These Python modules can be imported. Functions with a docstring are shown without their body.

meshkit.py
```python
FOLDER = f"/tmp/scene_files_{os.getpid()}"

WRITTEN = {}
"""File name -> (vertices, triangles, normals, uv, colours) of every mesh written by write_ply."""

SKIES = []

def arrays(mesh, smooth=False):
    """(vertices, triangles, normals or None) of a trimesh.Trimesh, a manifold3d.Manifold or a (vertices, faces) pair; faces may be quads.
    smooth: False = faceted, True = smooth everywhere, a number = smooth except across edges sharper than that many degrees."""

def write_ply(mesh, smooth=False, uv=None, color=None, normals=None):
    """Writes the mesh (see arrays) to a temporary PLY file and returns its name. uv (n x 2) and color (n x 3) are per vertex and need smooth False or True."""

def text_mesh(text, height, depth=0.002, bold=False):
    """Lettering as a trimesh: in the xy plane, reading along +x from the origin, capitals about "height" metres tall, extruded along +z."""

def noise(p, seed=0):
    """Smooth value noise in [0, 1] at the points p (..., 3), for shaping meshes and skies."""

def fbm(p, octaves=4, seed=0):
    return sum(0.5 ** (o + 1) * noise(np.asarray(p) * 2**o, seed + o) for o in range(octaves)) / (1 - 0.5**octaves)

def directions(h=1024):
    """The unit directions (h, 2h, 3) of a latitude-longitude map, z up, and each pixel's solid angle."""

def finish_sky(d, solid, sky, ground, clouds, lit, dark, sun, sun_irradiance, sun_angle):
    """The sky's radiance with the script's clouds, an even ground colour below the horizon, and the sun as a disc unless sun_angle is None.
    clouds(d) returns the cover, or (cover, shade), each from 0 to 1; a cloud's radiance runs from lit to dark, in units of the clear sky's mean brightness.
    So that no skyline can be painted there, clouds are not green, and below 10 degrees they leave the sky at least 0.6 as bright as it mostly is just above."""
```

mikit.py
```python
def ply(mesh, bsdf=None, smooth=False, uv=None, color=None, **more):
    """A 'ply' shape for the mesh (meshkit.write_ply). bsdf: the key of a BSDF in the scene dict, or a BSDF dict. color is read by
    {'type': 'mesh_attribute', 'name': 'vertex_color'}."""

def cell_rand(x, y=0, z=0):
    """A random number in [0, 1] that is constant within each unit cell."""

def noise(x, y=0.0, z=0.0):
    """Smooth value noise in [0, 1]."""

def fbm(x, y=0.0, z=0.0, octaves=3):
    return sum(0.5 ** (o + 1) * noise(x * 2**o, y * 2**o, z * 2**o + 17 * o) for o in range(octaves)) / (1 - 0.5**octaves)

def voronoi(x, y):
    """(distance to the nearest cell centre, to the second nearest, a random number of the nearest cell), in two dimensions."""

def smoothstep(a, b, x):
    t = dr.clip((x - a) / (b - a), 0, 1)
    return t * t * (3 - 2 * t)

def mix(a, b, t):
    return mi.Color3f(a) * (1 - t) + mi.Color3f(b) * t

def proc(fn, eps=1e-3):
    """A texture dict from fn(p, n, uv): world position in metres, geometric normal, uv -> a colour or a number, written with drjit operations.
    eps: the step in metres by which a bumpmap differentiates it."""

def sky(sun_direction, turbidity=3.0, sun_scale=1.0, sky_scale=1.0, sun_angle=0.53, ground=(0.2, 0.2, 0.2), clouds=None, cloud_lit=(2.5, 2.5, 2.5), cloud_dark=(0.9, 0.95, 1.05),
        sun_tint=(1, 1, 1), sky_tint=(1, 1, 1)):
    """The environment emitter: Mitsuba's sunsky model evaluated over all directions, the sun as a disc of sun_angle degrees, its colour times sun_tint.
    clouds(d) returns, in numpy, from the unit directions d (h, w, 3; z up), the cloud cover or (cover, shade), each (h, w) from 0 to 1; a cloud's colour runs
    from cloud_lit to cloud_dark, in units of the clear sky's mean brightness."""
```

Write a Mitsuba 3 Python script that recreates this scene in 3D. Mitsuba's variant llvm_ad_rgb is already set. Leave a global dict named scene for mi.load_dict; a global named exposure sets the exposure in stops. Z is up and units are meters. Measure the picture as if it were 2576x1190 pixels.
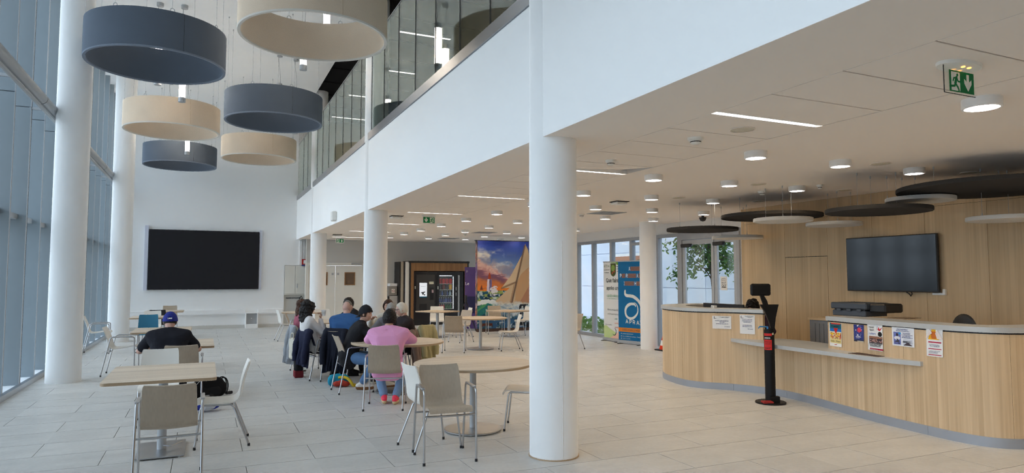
import math, numpy as np, trimesh, manifold3d as m3, drjit as dr, mitsuba as mi, mikit, meshkit
from mikit import proc, ply, noise, fbm, cell_rand, smoothstep, mix
from scipy.interpolate import CubicSpline, PchipInterpolator
from shapely.geometry import Polygon, Point, box as sbox
T = mi.ScalarTransform4f
PI = math.pi
RNG = np.random.default_rng(7)
scene, labels = {}, {}
exposure = 0.0
SKYL, LAMP, STRIP, TUBE = 27.5, 60.0, 24.0, 22.0
# ---------------------------------------------------------------- camera, sky
CAM = np.array([0, 0, 1.70]); YAW, PITCH = math.radians(24.6115), math.radians(3.5392)
FWD = np.array([math.sin(YAW) * math.cos(PITCH), math.cos(YAW) * math.cos(PITCH), math.sin(PITCH)])
scene['camera'] = {'type': 'perspective', 'fov': 74.84, 'fov_axis': 'x', 'near_clip': 0.05, 'far_clip': 500.0,
                   'to_world': T().look_at(origin=CAM.tolist(), target=(CAM + FWD).tolist(), up=[0, 0, 1])}
scene['sky'] = mikit.sky([-0.6, 0.2, 0.75], turbidity=4, sun_scale=0.0, sky_scale=1.0, ground=(0.28, 0.28, 0.27),
                         clouds=lambda d: (np.full(d.shape[:2], 1.0), 0.6 * meshkit.fbm(d * 3.0, 3, 5)),
                         cloud_lit=(SKYL * .885, SKYL * 1.0, SKYL * 1.19), cloud_dark=(SKYL * .71, SKYL * .82, SKYL * 1.0))
# ---------------------------------------------------------------- materials
def mat(name, rgb, rough=0.6, metal=0.0, spec=0.5, **k):
    c = {'type': 'rgb', 'value': list(rgb)} if not isinstance(rgb, dict) else rgb
    scene['m_' + name] = {'type': 'twosided', 'bsdf': {'type': 'principled', 'base_color': c, 'roughness': rough, 'metallic': metal, 'specular': spec, **k}}
    return 'm_' + name
def woodfn(base, dark, axis, sc=1.0, plank=0.0):
    def fn(p, n, uv):
        u, v = {'z': (uv.x, uv.y), 'x': (p.y, p.x), 'y': (p.x, p.y)}[axis]
        pid = cell_rand(dr.floor(u / plank), 3) if plank else 0.5
        g = fbm(u * 46 * sc + 7 * pid, v * 0.9 * sc + 13 * pid, 0.0, 4)
        g2 = fbm(u * 7 * sc + 3 * pid, v * 0.35 * sc, 4.0, 3)
        t = dr.clip(0.65 * (g - .5) * 1.7 + 0.75 * (g2 - .5) * 1.5 + .5 + (pid - .5) * .22, 0, 1)
        return mix(dark, base, t)
    return fn
mat('white', (.885, .885, .875), .75, spec=.25)
mat('white2', (.77, .755, .73), .75, spec=.25)
mat('ceil', (.75, .675, .60), .85, spec=.15)
mat('greywall', (.60, .585, .55), .8, spec=.2)
mat('cream', (.74, .72, .66), .6)
mat('steel', (.55, .56, .58), .34, 1.0)
mat('chrome', (.56, .56, .57), .14, 1.0)
mat('alu', (.42, .435, .45), .5, .35)
mat('fin', (.235, .28, .31), .45, .15)
mat('frame', (.36, .375, .40), .5, .3)
mat('sill', (.72, .76, .80), .5)
mat('black', (.012, .012, .013), .5)
mat('blackceil', (.010, .010, .011), .9, spec=.1)
mat('grout', (.22, .21, .19), .9, spec=.1)
mat('rubber', (.02, .02, .022), .8)
mat('lamp_white', (.82, .81, .79), .5)
mat('plastic', (.78, .77, .73), .5)
mat('darkgap', (.05, .048, .045), .9, spec=.1)
def tilefn(p, n, uv):
    r = dr.floor((p.y - 9.51) / .58); o = dr.select(dr.abs(r * .5 - dr.floor(r * .5)) > .25, 0.0, .61)
    c = dr.floor((p.x + 1.45 - .61 + o) / 1.22)
    k = cell_rand(r, c)
    f = fbm(p.x * 2.6 + 9 * k, p.y * 6 + 5 * k, 0.0, 4); g = fbm(p.x * 40, p.y * 40, 2.0, 2)
    t = .93 + .07 * (k - .5) + .16 * (f - .5) + .07 * (g - .5)
    return mi.Color3f(.58, .57, .545) * t
mat('tile', proc(tilefn), .42, spec=.42)
mat('oak', proc(woodfn((.72, .53, .335), (.55, .385, .225), 'z', plank=.11)), .5, spec=.35)
mat('oak2', proc(woodfn((.62, .445, .262), (.50, .35, .195), 'z', plank=.19)), .5, spec=.35)
mat('walnut', proc(woodfn((.36, .19, .075), (.19, .085, .03), 'z', 1.0, plank=.07)), .45)
mat('table', proc(woodfn((.66, .55, .43), (.50, .40, .30), 'x', .7)), .38, spec=.4)
mat('tedge', (.42, .30, .19), .5)
scene['m_glass'] = {'type': 'thindielectric', 'int_ior': 1.5, 'ext_ior': 1.0, 'specular_transmittance': {'type': 'rgb', 'value': [.93, .96, .95]}}
scene['m_bglass'] = {'type': 'thindielectric', 'int_ior': 1.52, 'ext_ior': 1.0, 'specular_transmittance': {'type': 'rgb', 'value': [.86, .90, .87]}, 'specular_reflectance': {'type': 'rgb', 'value': [.93, .97, .93]}}
# ---------------------------------------------------------------- mesh helpers
def bx(x0, x1, y0, y1, z0, z1):
    return trimesh.creation.box(extents=(x1 - x0, y1 - y0, z1 - z0), transform=trimesh.transformations.translation_matrix(((x0 + x1) / 2, (y0 + y1) / 2, (z0 + z1) / 2)))
def rbx(x0, x1, y0, y1, z0, z1, r=.008):
    pts = [(x + a, y + b, z + c) for x, sx in ((x0, 1), (x1, -1)) for y, sy in ((y0, 1), (y1, -1)) for z, sz in ((z0, 1), (z1, -1))
           for a, b, c in ((sx * r, sy * r, 0), (sx * r, 0, sz * r), (0, sy * r, sz * r))]
    return trimesh.convex.convex_hull(np.array(pts))
def cat(*ms): return trimesh.util.concatenate([m for m in ms])
def cyl(p0, p1, r, n=16, r1=None, cap=True): return tube([p0, p1], [r, r if r1 is None else r1], n, cap)
def tube(pts, r, n=10, cap=True):
    p = np.asarray(pts, float); r = np.broadcast_to(r, (len(p),)).astype(float)
    t = np.gradient(p, axis=0) if len(p) > 2 else np.repeat((p[1] - p[0])[None], 2, 0)
    t /= np.linalg.norm(t, axis=1, keepdims=True) + 1e-12
    a = np.cross(t[0], [0, 0, 1.0] if abs(t[0][2]) < .9 else [1.0, 0, 0]); a /= np.linalg.norm(a)
    A = []
    for q in t:
        a = a - q * (a @ q); a /= np.linalg.norm(a) + 1e-12; A.append(a)
    A = np.array(A); Bn = np.cross(t, A); g = np.arange(n) * 2 * PI / n
    v = p[:, None] + r[:, None, None] * (np.cos(g)[None, :, None] * A[:, None] + np.sin(g)[None, :, None] * Bn[:, None])
    i, j = np.meshgrid(np.arange(len(p) - 1), np.arange(n), indexing='ij')
    q = np.stack([i * n + j, i * n + (j + 1) % n, (i + 1) * n + (j + 1) % n, (i + 1) * n + j], -1).reshape(-1, 4)
    f = np.vstack([q[:, [0, 1, 2]], q[:, [0, 2, 3]]]); v = v.reshape(-1, 3)
    if cap:
        c0, c1 = len(v), len(v) + 1; v = np.vstack([v, p[0], p[-1]]); k = np.arange(n); e = (len(p) - 1) * n
        f = np.vstack([f, np.stack([k * 0 + c0, (k + 1) % n, k], 1), np.stack([k * 0 + c1, e + k, e + (k + 1) % n], 1)])
    return trimesh.Trimesh(v, f, process=False)
def bend(pts, rad=.03, k=5):
    p = [np.array(q, float) for q in pts]; out = [p[0]]
    for a, b, c in zip(p, p[1:], p[2:]):
        u, w = a - b, c - b; lu, lw = np.linalg.norm(u), np.linalg.norm(w); r = min(rad, .45 * lu, .45 * lw)
        s, e = b + u / lu * r, b + w / lw * r
        for t in np.linspace(0, 1, k): out.append((1 - t) ** 2 * s + 2 * t * (1 - t) * b + t * t * e)
    return np.array(out + [p[-1]])
def lathe(prof, c=(0, 0, 0), n=32):
    p = np.asarray(prof, float); g = np.arange(n) * 2 * PI / n
    v = np.stack([p[:, None, 0] * np.cos(g), p[:, None, 0] * np.sin(g), np.repeat(p[:, None, 1], n, 1)], -1).reshape(-1, 3) + np.array(c)
    i, j = np.meshgrid(np.arange(len(p) - 1), np.arange(n), indexing='ij')
    q = np.stack([i * n + j, i * n + (j + 1) % n, (i + 1) * n + (j + 1) % n, (i + 1) * n + j], -1).reshape(-1, 4)
    return trimesh.Trimesh(v, np.vstack([q[:, [0, 1, 2]], q[:, [0, 2, 3]]]), process=False)
def ext(poly, z0, z1):
    return trimesh.creation.extrude_polygon(poly, z1 - z0, engine='earcut').apply_translation((0, 0, z0))
def grid(P):
    a, b = P.shape[:2]; i, j = np.meshgrid(np.arange(a - 1), np.arange(b - 1), indexing='ij')
    q = np.stack([i * b + j, i * b + j + 1, (i + 1) * b + j + 1, (i + 1) * b + j], -1).reshape(-1, 4)
    return trimesh.Trimesh(P.reshape(-1, 3), np.vstack([q[:, [0, 1, 2]], q[:, [0, 2, 3]]]), process=False)
def strip(C, N, o0, o1, z0, z1):
    """Wall-like solid along a plan curve C with normals N, between offsets o0 and o1."""
    a, b = C + N * o0, C + N * o1; n = len(C)
    V = np.vstack([np.c_[a, np.full(n, z0)], np.c_[a, np.full(n, z1)], np.c_[b, np.full(n, z0)], np.c_[b, np.full(n, z1)]])
    F = []
    def quad(i, j, k, l): F.extend([(i, j, k), (i, k, l)])
    for i in range(n - 1):
        quad(i, i + 1, n + i + 1, n + i); quad(2 * n + i, 3 * n + i, 3 * n + i + 1, 2 * n + i + 1)
        quad(n + i, n + i + 1, 3 * n + i + 1, 3 * n + i); quad(i, 2 * n + i, 2 * n + i + 1, i + 1)
    quad(0, n, 3 * n, 2 * n); quad(n - 1, 3 * n - 1, 4 * n - 1, 2 * n - 1)
    m = trimesh.Trimesh(V, np.array(F), process=False); m.fix_normals(); return m
# ---------------------------------------------------------------- scene helpers
def numbered(k):
    if k not in scene and k not in labels: return k
    i = 1
    while f'{k}_{i:03d}' in scene or f'{k}_{i:03d}' in labels: i += 1
    return f'{k}_{i:03d}'
def obj(name, mesh, m, parent=None, smooth=30, tw=None, label=None, **k):
    key = numbered((parent + '__' if parent else '') + name)
    d = mesh if isinstance(mesh, dict) else ply(mesh, m, smooth, **k)
    if tw is not None: d = {**d, 'to_world': tw}
    scene[key] = d
    if label: labels[key] = {'label': label}
    return key
def tag(key, label, cat_, group=None, kind=None):
    labels[key] = {'label': label, 'category': cat_}
    if group: labels[key]['group'] = group
    if kind: labels[key]['kind'] = kind
    return key
def thing(name, label, cat_, group=None): return tag(numbered(name), label, cat_, group)
def struct(name, mesh, m, smooth=30, **k):
    key = obj(name, mesh, m, smooth=smooth, **k); labels[key] = {'kind': 'structure'}; return key
def holder(name): labels[name] = {'kind': 'structure'}; return name
def wallfaces(mesh):
    """uv for upright wood: u along the plan direction, v = z."""
    v, f = mesh.vertices[mesh.faces].reshape(-1, 3), np.arange(len(mesh.faces) * 3).reshape(-1, 3)
    n = np.repeat(mesh.face_normals, 3, 0)
    u = np.where(np.abs(n[:, 0]) > np.abs(n[:, 1]), v[:, 1], v[:, 0])
    return trimesh.Trimesh(v, f, process=False), np.c_[u, v[:, 2]]
def emit(mesh, rgb, **k): return {**ply(mesh, 'm_lamp_white', False), 'emitter': {'type': 'area', 'radiance': {'type': 'rgb', 'value': list(rgb)}}}
# ================================================================ structure
XL, XF, XW, XR, YF, YB, ZC, ZT = -2.5, 2.913, 9.64, 10.40, 24.7, -9.0, 3.05, 7.3
struct('floor', bx(-2.9, 10.4, YB, 24.8, -.06, -.008), 'm_grout')
spots = []
for k in range(-33, 27):
    y0 = 9.51 + .58 * k
    off = 0 if k % 2 else .61
    for c in range(-3, 12):
        x0 = -1.45 + off + 1.22 * c; x1 = x0 + 1.22
        xa, xb, ya, yb = max(x0, XL), min(x1, 10.38), max(y0, YB), min(y0 + .58, YF)
        if xb - xa < .03 or yb - ya < .03: continue
        cx_, cy_ = (xa + xb) / 2, (ya + yb) / 2
        dep = cx_ * math.sin(YAW) + cy_ * math.cos(YAW); lat = cx_ * math.cos(YAW) - cy_ * math.sin(YAW)
        vis = dep > 4.6 and abs(lat) / dep < .86 and not (cx_ > 7.9 and cy_ < 10.2)
        area = (xb - xa) * (yb - ya) / max(dep, .1) ** 3 if vis else 0
        spots.append((area, xa, xb, ya, yb))
spots.sort(key=lambda s: -s[0])
J = .003
def tilemesh(xa, xb, ya, yb): return bx(xa + J, xb - J, ya + J, yb - J, -.012, 0)
tile_ply = {}
for n_, (a, xa, xb, ya, yb) in enumerate(spots[:300]):
    s_ = (round(xb - xa, 3), round(yb - ya, 3))
    if s_ not in tile_ply: tile_ply[s_] = ply(tilemesh(0, s_[0], 0, s_[1]), 'm_tile')
    obj('tile', tile_ply[s_], None, 'floor', tw=T().translate([xa, ya, 0]))
labels[obj('far_tiles', cat(*[tilemesh(*s[1:]) for s in spots[300:]]), 'm_tile', 'floor', smooth=False)] = {'kind': 'stuff'}
# ceilings
struct('ceiling', cat(bx(XF + .001, 3.755, YB, 24.2, ZC, ZC + .06), bx(4.962, 10.5, YB, 24.3, ZC, ZC + .06)), 'm_ceil', smooth=False)
obj('void', bx(3.7, 5.02, YB, 24.2, ZC + .10, ZC + .14), 'm_darkgap', 'ceiling', smooth=False)
PW = .61; lin = [4.23 + 3.05 * k for k in range(-3, 7)]
k = -18; pan = {}
while 4.23 + PW * k < 24.0:
    ya = 4.23 + PW * k; yb = min(ya + PW, 24.15)
    a = ya + (.045 if k % 5 == 0 else .006); b = yb - (.045 if (k + 1) % 5 == 0 else .006)
    s_ = round(b - a, 3)
    if s_ not in pan: pan[s_] = ply(rbx(3.763, 4.954, 0, s_, ZC, ZC + .018, .003), 'm_ceil', False)
    if k == 4:   # one panel out of its rail
        m_ = bx(3.763, 4.93, 0, s_, ZC, ZC + .018); v = m_.vertices
        v[:, 2] += np.where((v[:, 0] > 4) & (v[:, 1] > .3), .05, 0); v[:, 0] -= np.where((v[:, 0] > 4) & (v[:, 1] > .3), .05, 0)
        obj('panel', m_, 'm_ceil', 'ceiling', False, T().translate([0, a, 0]))
    else: obj('panel', pan[s_], None, 'ceiling', tw=T().translate([0, a, 0]))
    k += 1
struct('ceiling_atrium', bx(-3.0, 2.93, YB, 24.8, ZT, ZT + .2), 'm_white', smooth=False)
struct('ceiling_mezzanine', bx(2.93, 10.5, YB, 24.8, ZT + .12, ZT + .2), 'm_blackceil', smooth=False)
for k in range(24):
    obj('baffle', bx(2.95, 10.3, YB + .7 + 1.4 * k, YB + .72 + 1.4 * k, ZT + .09, ZT + .12), 'm_blackceil', 'ceiling_mezzanine', False)
struct('floor_mezzanine', bx(3.0, 10.4, YB, 24.7, 3.3, 3.45), 'm_greywall', smooth=False)
struct('wall_mezzanine', cat(bx(10.2, 10.4, YB, 24.7, 3.3, 7.5), bx(2.93, 10.3, 24.7, 24.8, 3.05, 7.5)), 'm_greywall', smooth=False)
# balcony front, steel sill, glass
struct('wall_balcony', bx(XF, 3.06, YB, YF, ZC + .002, 4.44), 'm_white', smooth=False)
struct('trim_1', cat(bx(2.895, 3.08, YB, YF, 4.452, 4.60), bx(2.92, 3.0, YB, YF, 4.44, 4.452)), 'm_steel', smooth=False)
holder('window_1')
ys = [24.65] + [12.15 + 1.022 * k for k in range(11, -21, -1)]
for a, b in zip(ys[1:], ys[:-1]):
    obj('pane', bx(2.945, 2.957, a + .006, b - .006, 4.6, 6.44), 'm_bglass', 'window_1', False)
g_ = ply(bx(2.94, 2.962, -.007, .007, 4.6, 6.44), 'm_darkgap', False)
for y in ys[1:]: obj('joint', g_, None, 'window_1', tw=T().translate([0, y, 0]))
obj('top_rail', bx(2.935, 2.967, YB, YF, 6.44, 6.455), 'm_steel', 'window_1', False)
# far wall
struct('wall_far', cat(bx(-3.0, 2.53, YF, YF + .15, 0, 7.4), bx(2.53, 3.26, YF, YF + .15, 2.14, 7.4), bx(3.26, 3.62, YF, YF + .15, 0, 3.1),
                       bx(2.53, 3.26, YF + .13, YF + .2, 0, 2.14), bx(2.49, 2.53, YF - .01, YF + .14, 0, 2.16), bx(3.26, 3.28, YF - .01, YF + .14, 0, 2.16)), 'm_white', smooth=False)
struct('wall_vending', cat(bx(3.56, 3.64, 24.2, 24.85, 0, 3.06), bx(5.2, 10.5, 24.2, 24.35, 0, 3.06), bx(3.2, 5.2, 24.2, 24.35, 2.19, 3.06)), 'm_greywall', smooth=False)
struct('baseboard_far', cat(bx(-2.5, 1.27, YF - .02, YF, 0, .11), bx(1.69, 2.49, YF - .02, YF, 0, .11)), 'm_greywall', smooth=False)
struct('baseboard_vending', bx(5.2, 6.6, 24.18, 24.2, 0, .08), 'm_greywall', smooth=False)
# double door in the back wall
holder('door_1'); D = 'door_1'
obj('frame', cat(bx(3.18, 5.26, 24.15, 24.3, 2.135, 2.23), bx(5.15, 5.26, 24.15, 24.3, 0, 2.14), bx(3.18, 3.28, 24.15, 24.3, 0, 2.14)), 'm_cream', D, False)
for x0, x1, w0, w1 in ((3.285, 4.193, 3.60, 3.93), (4.203, 5.147, 4.52, 4.89)):
    lf = obj('leaf', cat(bx(x0, x1, 24.19, 24.23, 0, 1.44), bx(x0, x1, 24.19, 24.23, 1.90, 2.13), bx(x0, w0, 24.19, 24.23, 1.44, 1.90), bx(w1, x1, 24.19, 24.23, 1.44, 1.90)), 'm_cream', D, False)
    mat('brownframe', (.23, .12, .05), .5)
    obj('window_frame', cat(bx(w0, w1, 24.17, 24.22, 1.44, 1.475), bx(w0, w1, 24.17, 24.22, 1.865, 1.90), bx(w0, w0 + .035, 24.17, 24.22, 1.475, 1.865), bx(w1 - .035, w1, 24.17, 24.22, 1.475, 1.865)), 'm_brownframe', lf, False)
    mat('brownpane', (.15, .10, .07), .15)
    obj('pane', bx(w0 + .03, w1 - .03, 24.2, 24.21, 1.47, 1.87), 'm_brownpane', lf, False)
    xk = x1 - .09 if x0 < 4 else x0 + .09
    obj('lock', cat(cyl((xk, 24.19, 1.84), (xk, 24.165, 1.84), .03), bx(xk - .035, xk + .035, 24.18, 24.19, 1.8, 1.88)), 'm_alu', lf)
obj('door_closer', bx(4.75, 5.12, 24.1, 24.15, 2.18, 2.23), 'm_alu', D, False)
# niche with cupboard doors
nk = thing('wall_cupboard', 'cream wall cupboard with two doors above a vented recess, beside the far column', 'cupboard')
for a, b in ((2.54, 2.893), (2.901, 3.25)):
    d = obj('door', rbx(a, b, 24.66, 24.69, 1.14, 2.13, .004), 'm_cream', nk)
    if a > 2.7: obj('handle', rbx(2.95, 2.985, 24.64, 24.66, 1.35, 1.50, .005), 'm_alu', d)
obj('bottom_panel', bx(2.535, 3.255, 24.66, 24.8, 1.11, 1.135), 'm_cream', nk, False)
obj('back_panel', bx(2.535, 3.255, 24.79, 24.82, 0, 1.11), 'm_greywall', nk, False)
gr = obj('vent_grille', bx(2.60, 3.12, 24.775, 24.79, .96, 1.02), 'm_alu', nk, False)
for q in range(12): obj('slot', bx(2.615 + q * .042, 2.64 + q * .042, 24.77, 24.776, .968, 1.012), 'm_darkgap', gr, False)
t_ = np.linspace(0, PI, 14)
obj('cable', tube(np.c_[3.10 + .07 * np.cos(t_), np.full(14, 24.62), .78 + .27 * np.sin(t_)], .012, 8), 'm_black', nk)
tag(obj('cable_duct', cat(bx(3.02, 3.1, 24.64, 24.7, 2.16, 3.03), bx(3.16, 3.2, 24.66, 24.7, 2.3, 3.03)), 'm_white', smooth=False), 'thin white vertical cable duct above the cream wall cupboard', 'cable duct')
# reception wall of oak panels, with a flush door
holder('wall_reception')
pj = [10.12, 9.05, 8.13, 7.28, 6.42, 5.55, 4.68, 3.81, 2.94, 2.07, 1.2, .3, -.6, -1.5, -2.4, -3.3, -4.2, -5.1, -6.0, -7.5, -9.0]
obj('backing', bx(XW + .012, XW + .10, YB, 10.10, 0, ZC), 'm_darkgap', 'wall_reception', False)
def wpanel(y0, y1, z0, z1, parent, name='panel'):
    m_, uv = wallfaces(bx(XW, XW + .02, y0 + .002, y1 - .002, z0 + .002, z1 - .002))
    return obj(name, m_, 'm_oak2', parent, False, uv=uv)
for b, a in zip(pj, pj[1:]):
    wpanel(a, b, 2.744, ZC, 'wall_reception')
    if a != 8.13: wpanel(a, b, 0, 2.744, 'wall_reception')
    else: wpanel(a, b, 2.075, 2.744, 'wall_reception')
holder('door_2'); wpanel(8.133, 9.047, .004, 2.07, 'door_2', 'leaf')
m_, uv = wallfaces(bx(XW + .001, XR, 10.10, 10.14, 0, ZC)); struct('wall_return', m_, 'm_oak2', False, uv=uv)
# window wall to the courtyard
struct('wall_courtyard', cat(bx(XR, XR + .2, 10.0, 24.3, 2.78, ZC + .05), bx(XR, XR + .2, 10.0, 10.96, 0, 2.8)), 'm_white2', smooth=False)
mull = [24.0, 22.4, 20.8, 19.3, 17.85, 16.95, 15.97, 15.0, 13.85, 13.0]
holder('window_2'); W = 'window_2'
obj('head', bx(XR - .03, XR + .1, 10.96, 24.2, 2.70, 2.78), 'm_frame', W, False)
obj('sill', bx(XR - .03, XR + .1, 13.0, 24.2, 0, .09), 'm_frame', W, False)
fr = ply(bx(XR - .03, XR + .1, -.05, .05, .09, 2.70), 'm_frame', False)
for y in mull: obj('mullion', fr, None, W, tw=T().translate([0, y, 0]))
for b, a in zip(mull, mull[1:]): obj('pane', bx(XR + .055, XR + .06, a + .04, b - .04, .08, 2.71), 'm_glass', W, False)
obj('opening_frame', cat(bx(XR - .06, XR - .02, 13.95, 14.02, .1, 2.62), bx(XR - .06, XR - .02, 14.88, 14.95, .1, 2.62), bx(XR - .06, XR - .02, 13.95, 14.95, 2.56, 2.64)), 'm_frame', W, False)
holder('door_3'); D = 'door_3'
obj('frame', cat(bx(XR - .05, XR + .1, 12.86, 12.97, 0, 2.70), bx(XR - .05, XR + .1, 10.96, 11.05, 0, 2.70), bx(XR - .05, XR + .1, 11.05, 12.86, 2.60, 2.70)), 'm_frame', D, False)
for a, b in ((11.06, 11.75), (11.77, 12.85)):
    lf = obj('leaf', cat(bx(XR - .03, XR + .03, a, a + .085, .02, 2.59), bx(XR - .03, XR + .03, b - .085, b, .02, 2.59), bx(XR - .03, XR + .03, a, b, 2.48, 2.59), bx(XR - .03, XR + .03, a, b, .02, .16), bx(XR - .03, XR + .03, a, b, 1.62, 1.68) if 0 else bx(XR - .03, XR + .03, a, b, 1.0, 1.06)), 'm_alu', D, False)
    obj('pane', bx(XR, XR + .006, a + .08, b - .08, .15, 2.49), 'm_glass', lf, False)
    obj('door_closer', rbx(XR - .12, XR - .03, b - .36, b - .04, 2.42, 2.50, .01), 'm_black', lf)
# unseen rear walls
struct('wall_back', bx(-3, 10.5, YB - .15, YB, -.1, 7.6), mat('backwall', (.34, .33, .32), .8), smooth=False)
# glass front on the left: deep fins
holder('window_3'); W = 'window_3'
obj('sill_plate', bx(-2.95, -2.535, YB, YF, .02, .07), 'm_sill', W, False)
obj('kerb', bx(-2.545, -2.48, YB, YF, -.01, .085), 'm_steel', W, False)
f1 = ply(bx(-2.90, -2.535, -.035, .035, .07, 4.35), 'm_fin', False); f2 = ply(bx(-2.90, -2.535, -.035, .035, 4.365, ZT), 'm_fin', False)
fe = ply(bx(-2.537, -2.530, -.035, .012, .07, ZT), 'm_alu', False); fg = ply(bx(-2.545, -2.53, .012, .04, .07, ZT), 'm_black', False)
tr = ply(bx(-2.90, -2.645, .035, .935, 2.60, 2.68), 'm_alu', False); tp = ply(bx(-2.845, -2.84, .03, .94, .07, ZT), 'm_glass', False)
for k in range(-22, 13):
    y = 12.52 + .97 * k
    fn_ = obj('fin', f1, None, W, tw=T().translate([0, y, 0])); obj('upper_fin', f2, None, W, tw=T().translate([0, y, 0]))
    obj('edge_strip', fe, None, fn_, tw=T().translate([0, y, 0]))
    if k % 3 == 0: obj('gasket', fg, None, fn_, tw=T().translate([0, y, 0]))
    obj('transom', tr, None, W, tw=T().translate([0, y, 0])); obj('pane', tp, None, W, tw=T().translate([0, y, 0]))
struct('trim_2', cat(bx(-2.95, -2.5, YF - .02, YF, 0, ZT), bx(-2.95, -2.85, YB, YF, ZT - .1, ZT)), 'm_fin', smooth=False)
# columns
def column(x, y, r, z1, label, base=False):
    t = thing('column', label, 'column')
    obj('shaft', cyl((x, y, 0), (x, y, 2.06), r, 56), 'm_white', t)
    obj('upper_shaft', cyl((x, y, 2.06), (x, y, z1), r - .0012, 56), 'm_white', t)
    if base:
        obj('foot_ring', cyl((x, y, 0), (x, y, .012), r + .008, 48), 'm_tedge', t)
        obj('seam', bx(x - .03, x - .024, y - r - .0012, y - r + .02, .02, 2.05), 'm_white2', t, False)
column(3.095, 5.79, .234, 3.3, 'thick white round column in the middle of the hall, nearest the desk', True)
column(3.11, 13.38, .236, 4.44, 'white round column under the balcony, just behind the seated group')
column(3.12, 20.95, .236, 4.44, 'white round column in front of the cream double doors')
for i, q in enumerate((5.79, 13.38, 20.95)): tag(obj('upper_column', cyl((3.1, q, 3.3 if i == 0 else 4.44), (3.1, q, 7.42), .235, 48), 'm_white'), ['white round column top rising from the balcony above the nearest column', 'white round column top between the two long runs of balcony glass', 'white round column top behind the far run of balcony glass'][i], 'column')
column(-2.07, 13.15, .252, 7.32, 'tall white round column by the glass front, nearer and wider of the two whole ones')
column(-2.07, 20.75, .258, 7.32, 'tall white round column by the glass front, beside the wall screen')
column(-2.09, 5.56, .252, 7.32, 'edge of a white round column at the left border of the picture')
column(9.72, 13.33, .2, 3.06, 'white round column beside the blue banner')
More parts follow.
